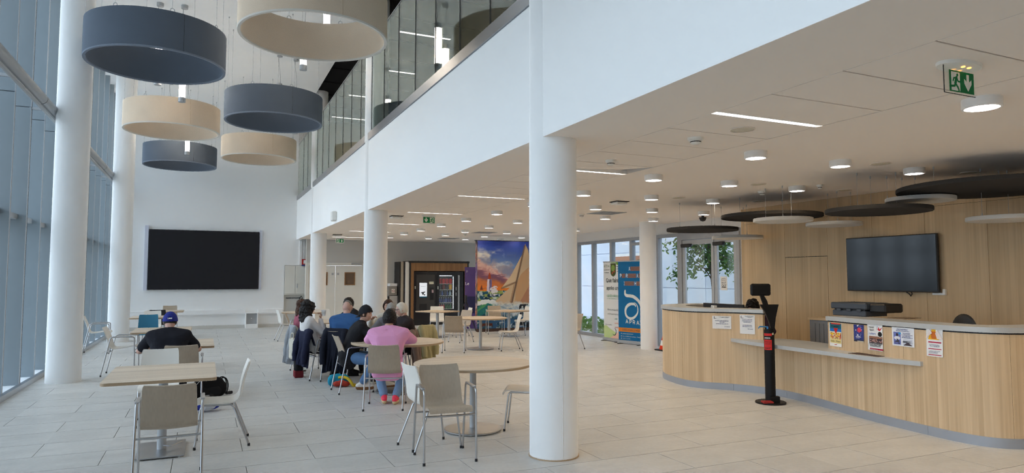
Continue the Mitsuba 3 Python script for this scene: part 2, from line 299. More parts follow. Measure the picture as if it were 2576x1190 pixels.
# courtyard
mat('paving', (.42, .41, .39), .9); mat('facade', (.66, .70, .78), .6); mat('orange', (.42, .16, .07), .6); mat('grass', (.10, .17, .05), .9)
struct('ground', cat(bx(10.6, 60, -40, 60, -.2, -.06), bx(-80, -3.0, -60, 80, -.2, -.02)), 'm_paving', smooth=False)
bd = thing('courtyard_building', 'pale blue-white panelled building across the courtyard behind the windows', 'building')
obj('wall', bx(15.2, 16, 4, 40, -.1, 9), 'm_facade', bd, False)
for z in (0, 1.35, 2.7, 4.05, 5.4):
    for k in range(24):
        if z in (0, 1.35) and k in (11, 12, 16, 17): continue
        if z > 4.5 and k % 2: pass
        obj('panel', bx(15.15, 15.2, 5 + 1.4 * k + .012, 6.4 + 1.4 * k - .012, z + .012, z + 1.338), 'm_facade', bd, False)
for k in (11, 16):
    w = obj('window', bx(15.12, 15.2, 5.05 + 1.4 * k, 7.75 + 1.4 * k, .1, 2.65), 'm_lamp_white', bd, False)
    obj('pane', cat(bx(15.1, 15.13, 5.15 + 1.4 * k, 6.35 + 1.4 * k, 1.4, 2.55), bx(15.1, 15.13, 6.45 + 1.4 * k, 7.65 + 1.4 * k, .2, 2.55)), 'm_orange', w, False)
    obj('lower_pane', bx(15.1, 15.13, 5.15 + 1.4 * k, 6.35 + 1.4 * k, .2, 1.3), 'm_frame', w, False)
# ================================================================ lamps
WARM = np.array([1.0, .78, .51])
DL = [(5.303, 3.054)] + [(x, y) for x in (5.34, 6.63, 7.92, 9.2) for y in (5.38, 7.18, 8.98, 10.71, 12.4, 14.15, 15.9, 17.65, 19.35, 21.05)]
DL = [q for q in DL if q not in ((9.2, 5.38), (9.2, 7.18), (9.2, 8.98), (7.92, 15.9), (7.92, 14.15), (9.2, 14.15), (9.2, 17.65))]
DL += [(5.34, 1.2), (6.63, 1.2), (7.92, 1.2), (6.63, 3.3), (7.92, 3.3), (6.63, -1), (7.92, -2.5), (5.34, -1.5)]
rows = {}
body = ply(lathe([(0, 0), (.118, 0), (.118, -.07), (.103, -.072), (.103, -.05), (0, -.05)], n=32), 'm_lamp_white', 40)
for i, (x, y) in enumerate(DL):
    big = i == 0; s = 1.0
    t = thing('ceiling_lamp', 'round white surface-mounted ceiling lamp nearest the camera, below the large exit sign' if big else
              'one of the small round lit ceiling lamps set in a grid over the hall', 'ceiling lamp', None if big else 'round ceiling lamps in a grid')
    tw = T().translate([x, y, ZC]) @ T().scale([1.12, 1.12, 1] if big else [1, 1, 1])
    obj('body', body, None, t, tw=tw)
    obj('diffuser', emit(lathe([(.001, -.060), (.100, -.058)], n=24), WARM * LAMP), None, t, tw=tw)
for i, y in enumerate([4.23 + 3.05 * k for k in range(-1, 7)]):
    lb = ['', 'long recessed light strip in the ceiling, nearest the desk and the exit sign', 'recessed light strip partly hidden behind the nearest column', 'light strip in the ceiling left of the nearest column, third from the camera'] + ['one of the far recessed light strips in the ceiling panels'] * 9
    t = thing('light_strip', lb[i] or 'recessed light strip in the ceiling behind the camera', 'light strip', 'far light strips' if i > 3 else None)
    obj('housing', cat(bx(3.76, 4.96, y - .042, y - .034, ZC, ZC + .06), bx(3.76, 4.96, y + .034, y + .042, ZC, ZC + .06), bx(3.76, 4.96, y - .042, y + .042, ZC + .055, ZC + .065)), 'm_lamp_white', t, False)
    obj('diffuser', emit(trimesh.Trimesh([(3.8, y - .03, ZC + .03), (4.92, y - .03, ZC + .03), (4.92, y + .03, ZC + .03), (3.8, y + .03, ZC + .03)], [(0, 2, 1), (0, 3, 2)]), np.array([1, .88, .74]) * STRIP), None, t)
for i, y in enumerate((-1., 2.3, 5.3, 8.6, 11.6, 14.6, 17.53, 20.42, 23.45)):
    t = thing('mezzanine_light', 'light strip on the dark upper-floor ceiling behind the balcony glass', 'light strip', 'upper floor light strips')
    obj('housing', bx(3.85, 5.1, y - .04, y + .04, ZT - .01, ZT + .06), 'm_blackceil', t, False)
    obj('diffuser', emit(trimesh.Trimesh([(3.87, y - .035, ZT - .015), (5.09, y - .035, ZT - .015), (5.09, y + .035, ZT - .015), (3.87, y + .035, ZT - .015)], [(0, 2, 1), (0, 3, 2)]), np.array([1, .92, .82]) * STRIP), None, t)
# drum acoustic shades
def fabric(c): 
    def fn(p, n, uv):
        a = noise(p.x * 260, p.y * 260, p.z * 260); b = fbm(p.x * 3, p.y * 3, p.z * 3, 2)
        return mi.Color3f(*c) * (.86 + .16 * a + .12 * b)
    return proc(fn)
mat('felt_dark', fabric((.10, .122, .155)), .95, spec=.15, sheen=.4); mat('felt_beige', fabric((.66, .535, .41)), .95, spec=.15)
mat('edge_dark', (.17, .20, .25), .9); mat('edge_beige', (.62, .585, .53), .9)
def drum(x, y, kind, label, zb=5.13, r=1.03, hgt=.6):
    t = thing('drum_shade', label, 'hanging shade', f'{"dark grey" if kind == "dark" else "beige"} drum shades' if 0 else None)
    th = .045
    obj('shell', lathe([(r, zb + .02), (r, zb + hgt), (r - th, zb + hgt), (r - th, zb + .02)], (x, y, 0), 96), 'm_felt_' + kind, t, 40)
    obj('bottom_edge', lathe([(r - th, zb + .022), (r - th + .004, zb), (r - .004, zb), (r + .0015, zb + .022)], (x, y, 0), 96), 'm_edge_' + kind, t, 40)
    a0 = math.atan2(-y, -x) + .35
    sx, sy = x + r * math.cos(a0), y + r * math.sin(a0)
    obj('seam', tube([(x + (r + .001) * math.cos(a0), y + (r + .001) * math.sin(a0), zb + .02), (x + (r + .001) * math.cos(a0), y + (r + .001) * math.sin(a0), zb + hgt)], .002, 5), 'm_black' if kind == 'dark' else 'm_tedge', t)
    for k in range(8):
        a = 2 * PI * k / 8 + .25; px, py = x + (r - th / 2) * math.cos(a), y + (r - th / 2) * math.sin(a)
        g = np.linspace(0, 2 * PI, 12)
        hk = obj('hook', tube(np.c_[px + .03 * np.cos(g) * math.cos(a + 1.57), py + .03 * np.cos(g) * math.sin(a + 1.57), zb + hgt + .02 + .03 * np.sin(g)], .005, 5), 'm_alu', t)
        obj('wire', cyl((px, py, zb + hgt + .05), (px, py, ZT), .0022, 4), 'm_alu', hk)
        obj('ceiling_mount', cyl((px, py, ZT - .03), (px, py, ZT), .012, 8), 'm_alu', hk)
drum(-.80, 12.14, 'dark', 'large dark grey drum shade hanging at upper left, nearest of the dark ones')
drum(1.34, 9.75, 'beige', 'large beige drum shade cut by the top border, nearest of all the drum shades')
drum(1.31, 15.56, 'dark', 'dark grey drum shade below the large beige one, nearest the balcony glass')
drum(-.79, 17.52, 'beige', 'beige drum shade under the nearest dark drum, beside the glass front')
drum(-.78, 22.84, 'dark', 'farthest dark grey drum shade, above the wall screen')
drum(1.35, 20.67, 'beige', 'farthest beige drum shade, to the right of the farthest dark one')
drum(-.80, 6.8, 'beige', 'beige drum shade overhead, outside the picture'); drum(1.33, 4.4, 'dark', 'dark drum shade overhead, outside the picture')
def tubelamp(x, y, zb, label, L=.9):
    t = thing('tube_pendant', label, 'pendant lamp'); r = .065
    obj('top_cap', cyl((x, y, zb + L - .1), (x, y, zb + L), r + .003, 24), 'm_alu', t)
    obj('bottom_cap', cyl((x, y, zb), (x, y, zb + .09), r + .003, 24), 'm_alu', t)
    obj('lit_tube', emit(cyl((x, y, zb + .09), (x, y, zb + L - .1), r - .004, 20, cap=False), np.array([1, .86, .68]) * TUBE), None, t)
    w = obj('canopy', cyl((x, y, ZT - .07), (x, y, ZT), .065, 24), 'm_alu', t)
    z = np.linspace(zb + L, ZT - .07, 16)
    obj('cable', tube(np.c_[x + .025 * np.sin(z * 5), y + 0 * z, z], .005, 6), 'm_alu', t); obj('wire', cyl((x - .03, y, zb + L), (x - .03, y, ZT - .05), .003, 5), 'm_alu', t)
tubelamp(-.52, 15.05, 5.28, 'lit tube pendant showing just below the nearest dark drum shade')
tubelamp(-.97, 15.12, 5.60, 'tube pendant of which only the grey end cap shows under the nearest dark drum')
tubelamp(1.57, 17.4, 5.65, 'tube pendant hidden behind the dark drum by the balcony, left of its pair'); tubelamp(1.98, 17.56, 5.35, 'tube pendant hidden behind the dark drum by the balcony, right of its pair')
tubelamp(1.56, 12.72, 5.55, 'lit tube pendant hanging below the large beige drum shade'); tubelamp(1.89, 12.2, 5.75, 'tube pendant whose top shows through the opening of the large beige drum')
tubelamp(-1.03, 21.2, 5.7, 'tube pendant behind the beige drum by the glass front'); tubelamp(-.55, 21.0, 5.2, 'tube pendant whose end shows between the beige drum and the farthest dark drum')
# ================================================================ print helpers
def lin(c):
    c = np.asarray(c, float) / 255.0
    return np.where(c <= .04045, c / 12.92, ((c + .055) / 1.055) ** 2.4)
scene['m_print'] = {'type': 'twosided', 'bsdf': {'type': 'principled', 'base_color': {'type': 'mesh_attribute', 'name': 'vertex_color'}, 'roughness': .55, 'specular': .3}}
_flat = {}
def flat(rgb, rough=.6):
    k = tuple(int(v) for v in rgb) + (rough,)
    if k not in _flat:
        _flat[k] = mat('flat_%d_%d_%d_%d' % (*k[:3], int(rough * 100)), [float(v) for v in lin(rgb)], rough, spec=.3)
    return _flat[k]
class Frame:
    """A flat sheet: origin at its lower left, U to the right, V up, N towards the viewer."""
    def __init__(s, O, U, V=(0, 0, 1)):
        s.O, s.U, s.V = np.array(O, float), np.array(U, float) / np.linalg.norm(U), np.array(V, float) / np.linalg.norm(V)
        s.N = np.cross(s.U, s.V)
    def at(s, u, v, n=0.0):
        u, v, n = np.broadcast_arrays(u, v, n); return s.O + u[..., None] * s.U + v[..., None] * s.V + n[..., None] * s.N
    def put(s, m, n=0.0):
        m = m.copy(); v = m.vertices; m.vertices = s.at(v[:, 0], v[:, 1], v[:, 2] + n); return m
    def box(s, u0, u1, v0, v1, n0, n1): return s.put(bx(u0, u1, v0, v1, n0, n1))
    def text(s, t, u, v, h, n=.0005, bold=False, width=None, center=False, d=.0006):
        m = meshkit.text_mesh(t, h, d, bold)
        w = m.bounds[1][0] - m.bounds[0][0]
        if width: m.vertices[:, 0] *= width / w; w = width
        m.apply_translation((u - (w / 2 if center else 0) - m.bounds[0][0], v, 0)); return s.put(m, n)
    def poly(s, p, n=.0005, d=.0006):
        gs = getattr(p, 'geoms', [p]); return s.put(cat(*[ext(g, 0, d) for g in gs if g.area > 1e-9]), n)
    def sheet(s, w, h, nx, ny, fn, n=0.0, bulge=None):
        U, V = np.meshgrid(np.linspace(0, 1, nx), np.linspace(0, 1, ny), indexing='ij')
        z = n if bulge is None else n + bulge(U, V)
        m = grid(s.at(U * w, V * h, z)); c = lin(np.clip(fn(U, V), 0, 255)).reshape(-1, 3)
        return ply(m, 'm_print', True, color=c)
def blend(c, m, col): return c + np.clip(m, 0, 1)[..., None] * (np.array(col, float) - c)
def inpoly(U, V, P):
    r = np.zeros(U.shape, bool); P = np.array(P); j = len(P) - 1
    for i in range(len(P)):
        (xi, yi), (xj, yj) = P[i], P[j]
        r ^= ((yi > V) != (yj > V)) & (U < (xj - xi) * (V - yi) / ((yj - yi) or 1e-9) + xi); j = i
    return r
def fb(U, V, s, seed=0, o=4): return meshkit.fbm(np.stack([U * s, V * s, U * 0 + seed], -1), o, seed)
def ss(a, b, x): t = np.clip((x - a) / (b - a), 0, 1); return t * t * (3 - 2 * t)
def scribble(f, u0, u1, v, h, rgb, parent, name='text_line', n=.0004):
    """A line of print too small to read: a row of short words."""
    r = np.random.default_rng(int(abs(u0 * 1e4 + v * 1e5 + u1 * 333)) % 99991); ms = []; u = u0
    while u < u1:
        w = min(r.uniform(2.2, 5.5) * h * .8, u1 - u)
        if w > h * .3: ms.append(f.box(u, u + w, v, v + h * r.uniform(.6, .8), n, n + .0004))
        u += w + h * .55
    if ms: obj(name, cat(*ms), flat(rgb), parent, False)
# ================================================================ wall screen and things on the walls
sc_ = thing('video_wall', 'large black video wall on the far white wall', 'screen')
obj('display', rbx(-1.685, 1.675, 24.56, 24.68, 1.315, 3.278, .01), mat('ledscreen', (.012, .012, .016), .55, spec=.25), sc_, False)
obj('backing', bx(-1.5, 1.5, 24.67, 24.7, 1.4, 3.2), 'm_black', sc_, False)
for a, b, z in ((-1.80, -1.695, 3.40), (1.685, 1.765, 3.34)): obj('side_post', bx(a, b, 24.60, 24.70, 1.30, z), mat('lavender', (.62, .64, .74), .5), sc_, False)
tag(obj('wall_speaker', rbx(2.80, XF, 16.70, 16.96, 3.10, 3.34, .02), 'm_plastic'), 'small white loudspeaker on the balcony front', 'speaker')
cd = thing('floor_duct', 'long white cable duct running low along the far wall', 'cable duct')
for a, b in ((-2.2, 1.28), (1.685, 2.49)):
    obj('duct', cat(rbx(a, b, 24.60, 24.70, .50, .63, .006), bx(a, b, 24.58, 24.70, .475, .50)), 'm_white', cd, False)
ub = thing('floor_box', 'low white box with a grey recess against the far wall', 'utility box')
obj('case', cat(bx(1.285, 1.31, 24.45, 24.7, 0, .52), bx(1.655, 1.68, 24.45, 24.7, 0, .52), bx(1.285, 1.68, 24.45, 24.7, 0, .13), bx(1.285, 1.68, 24.45, 24.7, .495, .52)), 'm_white', ub, False)
obj('recess', bx(1.31, 1.655, 24.6, 24.7, .13, .5), 'm_alu', ub, False); obj('knob', cyl((1.48, 24.6, .32), (1.48, 24.57, .32), .018), 'm_white', ub)
fa = thing('fire_alarm', 'red fire alarm call point beside the far column', 'fire alarm')
obj('case', rbx(3.10, 3.28, 24.55, 24.63, 2.17, 2.36, .01), flat((170, 40, 35)), fa, False); obj('front', bx(3.15, 3.23, 24.54, 24.55, 2.2, 2.33), 'm_white', fa, False); obj('blue_base', bx(3.10, 3.28, 24.55, 24.63, 2.12, 2.165), flat((50, 60, 120)), fa, False)
# exit signs
def exitsign(cx, y, w, h, left_arrow, label, zt=3.035, lit=False):
    t = thing('exit_sign', label, 'exit sign')
    obj('base_plate', trimesh.Trimesh(*(lambda m: (m.vertices * [1, .5, 1] + [cx, y, 0], m.faces))(lathe([(0, ZC), (w * .62, ZC), (w * .6, zt - .005), (0, zt - .008)], n=36))), 'm_plastic', t)
    f = Frame((cx - w / 2, y - .003, zt - h - .03), (1, 0, 0)); G = flat((0, 112, 62))
    if w > .25: obj('acrylic_plate', f.box(-.005, w + .005, -.012, h + .03, -.006, -.001), 'm_glass', t, False); obj('edge', cat(f.box(-.008, -.005, -.012, h + .03, -.006, -.001), f.box(-.005, w + .005, -.015, -.012, -.006, -.001)), 'm_darkgap', t, False)
    else: obj('plate', f.box(-.02, w + .02, -.02, h + .03, -.006, -.001), 'm_plastic', t, False)
    k = .82 if w > .25 else 1.0; u0 = w * (1 - k) * .75
    g = obj('sign_face', f.box(u0, u0 + w * k, 0, h, 0, .001), G, t, False); W_ = w * k; wc = flat((225, 228, 220)); a0, m0 = (u0, u0 + W_ * .5) if left_arrow else (u0 + W_ * .5, u0)
    s = W_ / 2
    def P(pts, o): return Polygon([(o + x * s, y_ * h) for x, y_ in pts])
    obj('arrow', f.poly(P([(.40, .9), (.60, .9), (.60, .55), (.80, .68), (.80, .46), (.50, .10), (.20, .46), (.20, .68), (.40, .55)], a0), .0012), wc, g, False)
    obj('doorway', f.poly(P([(.15, .05), (.85, .05), (.85, .93), (.15, .93)], m0), .0012), wc, g, False)
    from shapely import affinity
    def ln(pts, r): 
        from shapely.geometry import LineString
        return LineString([(m0 + x * s, y_ * h) for x, y_ in pts]).buffer(r * h)
    man = ln([(.56, .66), (.46, .40)], .085).union(ln([(.46, .40), (.66, .22), (.74, .08)], .05)).union(ln([(.46, .40), (.40, .26), (.12, .24)], .05)).union(ln([(.56, .66), (.36, .64), (.28, .50)], .04)).union(ln([(.58, .64), (.70, .50), (.88, .50)], .04)).union(Point(m0 + .64 * s, .80 * h).buffer(.075 * h))
    obj('running_man', f.poly(man, .002), G, g, False)
    if lit:
        for q in (-.01, .05): obj('indicator', emit(cyl((cx + q, y - .03, zt - .012), (cx + q, y - .03, zt - .004), .012, 10), (3.2, 1.3, .12)), None, t)
exitsign(4.315, 2.61, .30, .135, False, 'large green exit sign hanging from the ceiling, nearest the camera', lit=True)
exitsign(4.35, 13.79, .25, .125, True, 'green exit sign with its arrow on the left, seen between two columns')
exitsign(4.1, 22.85, .24, .12, False, 'small far green exit sign above the cream double doors')
# ceiling devices
def detector(x, y, label, s=1.0):
    t = thing('smoke_detector', label, 'smoke detector')
    obj('base', lathe([(0, ZC), (.065 * s, ZC), (.062 * s, ZC - .018), (.048 * s, ZC - .03), (0, ZC - .03)], (x, y, 0), 28), 'm_plastic', t, 40)
    obj('head', lathe([(.042 * s, ZC - .03), (.042 * s, ZC - .05), (.03 * s, ZC - .06), (0, ZC - .062)], (x, y, 0), 24), 'm_plastic', t, 40); obj('vent', cyl((x, y, ZC - .044), (x, y, ZC - .036), .0432 * s, 24), 'm_darkgap', t)
detector(4.277, 5.077, 'white ceiling detector right of the nearest column, nearest the light strip', 1.2)
detector(4.209, 6.458, 'white smoke detector just right of the nearest column top')
detector(7.865, 7.808, 'smoke detector above the hanging grey discs'); detector(7.247, 12.27, 'small smoke detector beside the square ceiling grille'); detector(8.10, 6.93, 'small flat detector between ceiling lamps over the desk', .7); detector(7.2, 19.17, 'tiny far smoke detector above the seascape panel')
for x, y, l in ((4.408, 4.596, 'round beige ceiling speaker in the panels beside the light strip'), (7.213, 7.231, 'flat round ceiling speaker above the hanging white disc'), (7.219, 5.31, 'flat round ceiling speaker between two lamps at upper right'), (8.906, 7.176, 'flat round ceiling speaker near the oak wall'), (7.215, 9.017, 'round ceiling speaker left of the discs'), (8.892, 5.299, 'round ceiling speaker behind the largest dark disc'), (8.839, 8.852, 'round ceiling speaker in the shadow of the discs')):
    t = thing('ceiling_speaker', l, 'ceiling speaker'); obj('grille', lathe([(0, ZC), (.105, ZC), (.104, ZC - .006), (0, ZC - .008)], (x, y, 0), 36), mat('spk', (.52, .47, .38), .8), t); obj('ring', lathe([(.105, ZC), (.112, ZC), (.112, ZC - .008), (.104, ZC - .008)], (x, y, 0), 36), 'm_ceil', t)
for x, y, l in ((6.63, 9.93, 'white wireless router on the ceiling among the round lamps'), (3.76, 14.29, 'white wireless router on the ceiling beside the second column'), (3.71, 21.2, 'far white wireless router above the double doors')):
    t = thing('wireless_router', l, 'router'); obj('case', rbx(x - .11, x + .11, y - .11, y + .11, ZC - .055, ZC - .012, .012), 'm_plastic', t); obj('bracket', bx(x - .12, x + .14, y - .12, y + .12, ZC - .012, ZC), 'm_darkgap', t, False); obj('cable', tube(bend([(x + .12, y, ZC), (x + .14, y, ZC - .05), (x + .10, y - .02, ZC - .055)], .02), .006, 6), 'm_plastic', t)
for x0, y0, l in ((7.27, 11.5, 'square ceiling grille nearest the camera'), (7.24, 18.15, 'square ceiling grille above the seascape panel'), (7.24, 21.4, 'farthest square ceiling grille')):
    t = thing('ceiling_grille', l, 'ceiling vent'); obj('frame', cat(bx(x0, x0 + .6, y0, y0 + .02, ZC - .008, ZC), bx(x0, x0 + .6, y0 + .58, y0 + .6, ZC - .008, ZC), bx(x0, x0 + .02, y0, y0 + .6, ZC - .008, ZC), bx(x0 + .58, x0 + .6, y0, y0 + .6, ZC - .008, ZC)), 'm_alu', t, False)
    obj('backing', bx(x0 + .02, x0 + .58, y0 + .02, y0 + .58, ZC - .003, ZC), 'm_darkgap', t, False)
    for q in range(11): obj('slat', bx(x0 + .02, x0 + .58, y0 + .035 + .05 * q, y0 + .062 + .05 * q, ZC - .007, ZC - .003), 'm_alu', t, False)
t = thing('dome_camera', 'small black dome camera on the ceiling by the courtyard doors', 'camera'); obj('dome', lathe([(0, ZC - .16), (.05, ZC - .145), (.072, ZC - .10), (.075, ZC - .07), (0, ZC - .07)], (9.55, 11.15, 0), 24), 'm_black', t, 60); obj('mount', cyl((9.55, 11.15, ZC - .07), (9.55, 11.15, ZC), .03), 'm_black', t)
t = thing('air_outlet', 'grey arc-shaped air outlet high on the atrium ceiling', 'air outlet'); obj('ring', lathe([(.16, ZT), (.26, ZT - .015), (.25, ZT - .025), (.15, ZT - .01)], (-.42, 20.3, 0), 40), 'm_alu', t); obj('core', lathe([(0, ZT - .012), (.13, ZT - .002)], (-.42, 20.3, 0), 32), 'm_plastic', t)
# hanging acoustic discs
mat('disc_dark', fabric((.045, .043, .042)), .95, spec=.1); mat('disc_light', fabric((.60, .58, .54)), .95, spec=.1)
def disc(x, y, r, zb, kind, label, wires=None):
    t = thing('acoustic_disc', label, 'hanging disc'); h = .05
    obj('panel', lathe([(0, zb), (r - .004, zb), (r, zb + .006), (r, zb + h - .006), (r - .004, zb + h), (0, zb + h)], (x, y, 0), 80), 'm_disc_' + kind, t, 40)
    for k in range(3):
        a = 2 * PI * k / 3 + .4; px, py = wires[k] if wires else (x + .62 * r * math.cos(a), y + .62 * r * math.sin(a))
        hk = obj('hook', cyl((px, py, zb + h), (px, py, zb + h + .045), .007, 8), 'm_alu', t); obj('wire', cyl((px, py, zb + h + .04), (px, py, ZC), .002, 5), 'm_alu', hk); obj('ceiling_mount', cyl((px, py, ZC - .035), (px, py, ZC), .009, 8), 'm_alu', hk)
disc(8.05, 9.42, .62, 2.535, 'dark', 'dark hanging disc in front of the courtyard doors')
disc(8.56, 8.31, .80, 2.70, 'dark', 'dark hanging disc behind the small white disc, left of the oak wall centre')
disc(7.80, 5.80, .615, 2.535, 'dark', 'dark hanging disc above the left half of the television', [(7.6, 5.93), (8.0, 6.04), (8.0, 5.68)])
disc(8.50, 4.82, 1.0, 2.75, 'dark', 'largest dark hanging disc at the right border')
disc(7.76, 7.31, .415, 2.53, 'light', 'white hanging disc overlapping a dark one, left of the television', [(7.66, 7.54), (7.66, 7.21), (7.99, 7.36)])
disc(9.02, 7.47, .41, 2.522, 'light', 'pale disc close to the oak wall, directly left of the television', [(8.93, 7.59) if 0 else (8.9, 7.3), (9.2, 7.3), (9.05, 7.6)])
disc(9.10, 9.67, .46, 2.437, 'light', 'pale disc in front of the oak wall edge and the courtyard doors')
disc(8.37, 5.62, .40, 2.685, 'light', 'pale disc mostly hidden by the largest dark disc', [(8.2, 5.95), (8.5, 5.95), (8.62, 5.85)])
disc(8.9, 4.90, .42, 2.40, 'light', 'pale disc at the right border, lowest on the right')
# ================================================================ television, wood wall bits
tv = thing('television', 'large black television on the oak wall', 'television')
obj('frame', rbx(9.55, 9.60, 6.19, 7.69, 1.49, 2.345, .006), 'm_black', tv)
obj('screen', bx(9.546, 9.551, 6.205, 7.675, 1.512, 2.33), mat('tvscreen', (.004, .006, .009), .10, spec=.45), tv, False)
obj('wall_mount', bx(9.6, 9.64, 6.6, 7.3, 1.7, 2.1), 'm_black', tv, False)
tag(obj('television_cable', tube([(9.58, 6.62, 1.50), (9.57, 6.60, 1.46), (9.58, 6.63, 1.43), (9.60, 6.66, 1.455), (9.58, 6.7, 1.49)], .008, 6), 'm_black'), 'short black cable loop under the television', 'cable')
wk = thing('wall_socket', 'small white socket under the right corner of the television', 'socket'); obj('plate', rbx(9.615, 9.64, 6.13, 6.33, 1.452, 1.485, .004), 'm_plastic', wk); obj('box', rbx(9.60, 9.64, 6.13, 6.17, 1.46, 1.54, .004), 'm_plastic', wk)
# ================================================================ reception desk
KP = np.array([[8.6, 9.95], [7.9, 9.93], [7.4, 9.72], [7.07, 9.25], [6.95, 8.81], [6.96, 8.36], [7.26, 8.0], [7.46, 7.63], [7.55, 7.37], [7.56, 7.08], [7.38, 6.11], [7.22, 5.3], [7.17, 4.81], [7.15, 4.52], [7.18, 4.31], [7.24, 4.15], [7.43, 4.03], [7.75, 3.93], [8.4, 3.9]])
ks = np.r_[0, np.cumsum(np.hypot(*np.diff(KP, axis=0).T))]; KC = CubicSpline(ks, KP)
from scipy.ndimage import gaussian_filter1d
Sg = np.linspace(0, ks[-1], 600); Cg = gaussian_filter1d(KC(Sg), 9, axis=0, mode='nearest')
Tg = np.gradient(Cg, axis=0); Tg /= np.linalg.norm(Tg, axis=1, keepdims=True); Ng = np.c_[Tg[:, 1], -Tg[:, 0]]   # outward = away from the wall
if (Ng[300] @ [-1, 0]) < 0: Ng = -Ng
def seg(s0, s1, n=60):
    s = np.linspace(s0, s1, n); C = np.c_[np.interp(s, Sg, Cg[:, 0]), np.interp(s, Sg, Cg[:, 1])]; N = np.c_[np.interp(s, Sg, Ng[:, 0]), np.interp(s, Sg, Ng[:, 1])]
    return s, C, N / np.linalg.norm(N, axis=1, keepdims=True)
dk = thing('reception_desk', 'long curved oak reception desk with grey ledges', 'reception desk')
def face(s0, s1, z0, z1, name='front_panel'):
    s, C, N = seg(s0, s1, max(4, int((s1 - s0) / .05)))
    Zs = np.array([z0, z1]); P = np.stack([np.stack([np.c_[C, np.full(len(C), z)] for z in Zs], 1)], 0)[0]
    m_ = grid(P); uv = np.stack([np.repeat(s, 2), np.tile(Zs, len(s))], -1)
    return obj(name, m_, 'm_oak', dk, True, uv=uv)
for a, b, z in ((0, 1.24, 1.16), (1.243, 2.45, 1.16), (2.453, 3.755, 1.16), (3.755, 4.985, .75), (4.985, 6.20, 1.13), (6.203, 7.3, 1.13), (7.303, 8.3, 1.13)): face(a, b, .10, z)
s, C, N = seg(0, 3.755, 90); obj('core', strip(C, N, -.06, -.004, .1, 1.158), 'm_oak', dk, False)
s, C, N = seg(4.985, 8.3, 90); obj('core', strip(C, N, -.06, -.004, .1, 1.128), 'm_oak', dk, False)
s, C, N = seg(3.755, 4.985, 40); obj('core', strip(C, N, -.06, -.004, .1, .745), 'm_oak', dk, False)
mat('kick', (.36, .385, .43), .45, .3); mat('ledge', (.50, .51, .51), .45, .2)
for a, b in ((0, 1.9), (1.903, 3.29), (3.293, 4.14), (4.143, 6.47), (6.473, 8.3)):
    s, C, N = seg(a, b, 50); obj('kick_plate', strip(C, N, -.03, .006, 0.0, .10), 'm_kick', dk, 35)
s, C, N = seg(.2, 3.77, 100); obj('ledge', strip(C, N, -.40, .02, 1.178, 1.228), 'm_ledge', dk, 35); obj('ledge_gap', strip(C, N, -.3, -.012, 1.157, 1.18), 'm_black', dk, False)
s, C, N = seg(4.97, 8.3, 100); obj('ledge', strip(C, N, -.40, .02, 1.146, 1.20), 'm_ledge', dk, 35); obj('ledge_gap', strip(C, N, -.3, -.012, 1.127, 1.147), 'm_black', dk, False)
# low shelf: front edge bows out in front of the panels
sf = PchipInterpolator([0, .25, .5, .8, 1], [[7.29, 7.93], [7.14, 7.2], [7.09, 6.35], [7.05, 5.45], [7.14, 4.86]])(np.linspace(0, 1, 50))
s, C, N = seg(3.29, 6.44, 60); back = C - N * .42 * np.clip(np.minimum(s - 3.74, 5.0 - s) / .02, 0, 1)[:, None] - N * .004
obj('low_shelf', ext(Polygon(np.vstack([sf, back[::-1]])), .735, .785), 'm_ledge', dk, False)
# inside the desk
obj('inner_top', ext(Polygon([(7.75, 9.4), (7.5, 8.8), (7.95, 7.8), (8.0, 6.2), (7.75, 5.0), (7.9, 4.5), (8.3, 4.5), (8.35, 8.0), (8.2, 9.4)]), .70, .73), 'm_ledge', dk, False)
cb = thing('tambour_cabinet', 'grey roller-door cabinet with an oak top seen through the gap of the desk', 'cabinet')
obj('body', bx(8.75, 9.15, 6.95, 7.75, 0, 1.04), mat('cabgrey', (.24, .25, .27), .5), cb, False); obj('top', bx(8.73, 9.17, 6.93, 7.77, 1.04, 1.08), 'm_oak', cb, False)
for q in range(9): obj('slat', bx(8.738, 8.75, 7.0 + .08 * q, 7.07 + .08 * q, .05, .99), 'm_cabgrey', cb, False)
# monitors, person's desk things
m1 = thing('monitor', 'back of a wide dark monitor behind the left end of the desk', 'monitor')
obj('panel', rbx(7.85, 7.89, 8.25, 9.2, .93, 1.27, .008), 'm_black', m1); obj('stand', cat(bx(7.9, 7.94, 8.65, 8.75, .73, 1.1), bx(7.85, 8.02, 8.55, 8.85, .73, .745)), 'm_black', m1, False)
m2 = thing('desk_screen', 'brown privacy board behind the left end of the desk', 'privacy screen')
obj('board', bx(7.95, 8.42, 8.78, 8.8, .735, 1.205), flat((86, 72, 60)), m2, False); obj('cap', bx(7.95, 8.42, 8.77, 8.81, 1.205, 1.22), 'm_plastic', m2, False)
cr_ = thing('card_reader', 'small white terminal on the desk ledge in front of the monitor', 'terminal'); obj('body', rbx(7.26, 7.33, 8.26, 8.33, 1.228, 1.268, .006), 'm_plastic', cr_); obj('slot', bx(7.255, 7.262, 8.28, 8.31, 1.245, 1.252), 'm_black', cr_, False)
pr_ = thing('printer', 'black and dark grey printer on the right half of the desk', 'printer'); g_ = mat('prn', (.045, .055, .072), .45); x0 = 7.72
obj('body', rbx(x0, x0 + .42, 5.96, 6.46, 1.20, 1.275, .01), g_, pr_); obj('lid', rbx(x0 - .012, x0 + .42, 5.94, 6.48, 1.29, 1.375, .014), g_, pr_); obj('core', bx(x0 + .02, x0 + .4, 5.98, 6.44, 1.27, 1.30), 'm_black', pr_, False)
obj('paper_tray', rbx(x0 + .05, x0 + .4, 5.72, 5.95, 1.255, 1.37, .02), 'm_black', pr_)
for q in (6.05, 6.2, 6.35): obj('latch', rbx(x0 - .015, x0 + .01, q - .03, q + .03, 1.262, 1.296, .004), g_, pr_)
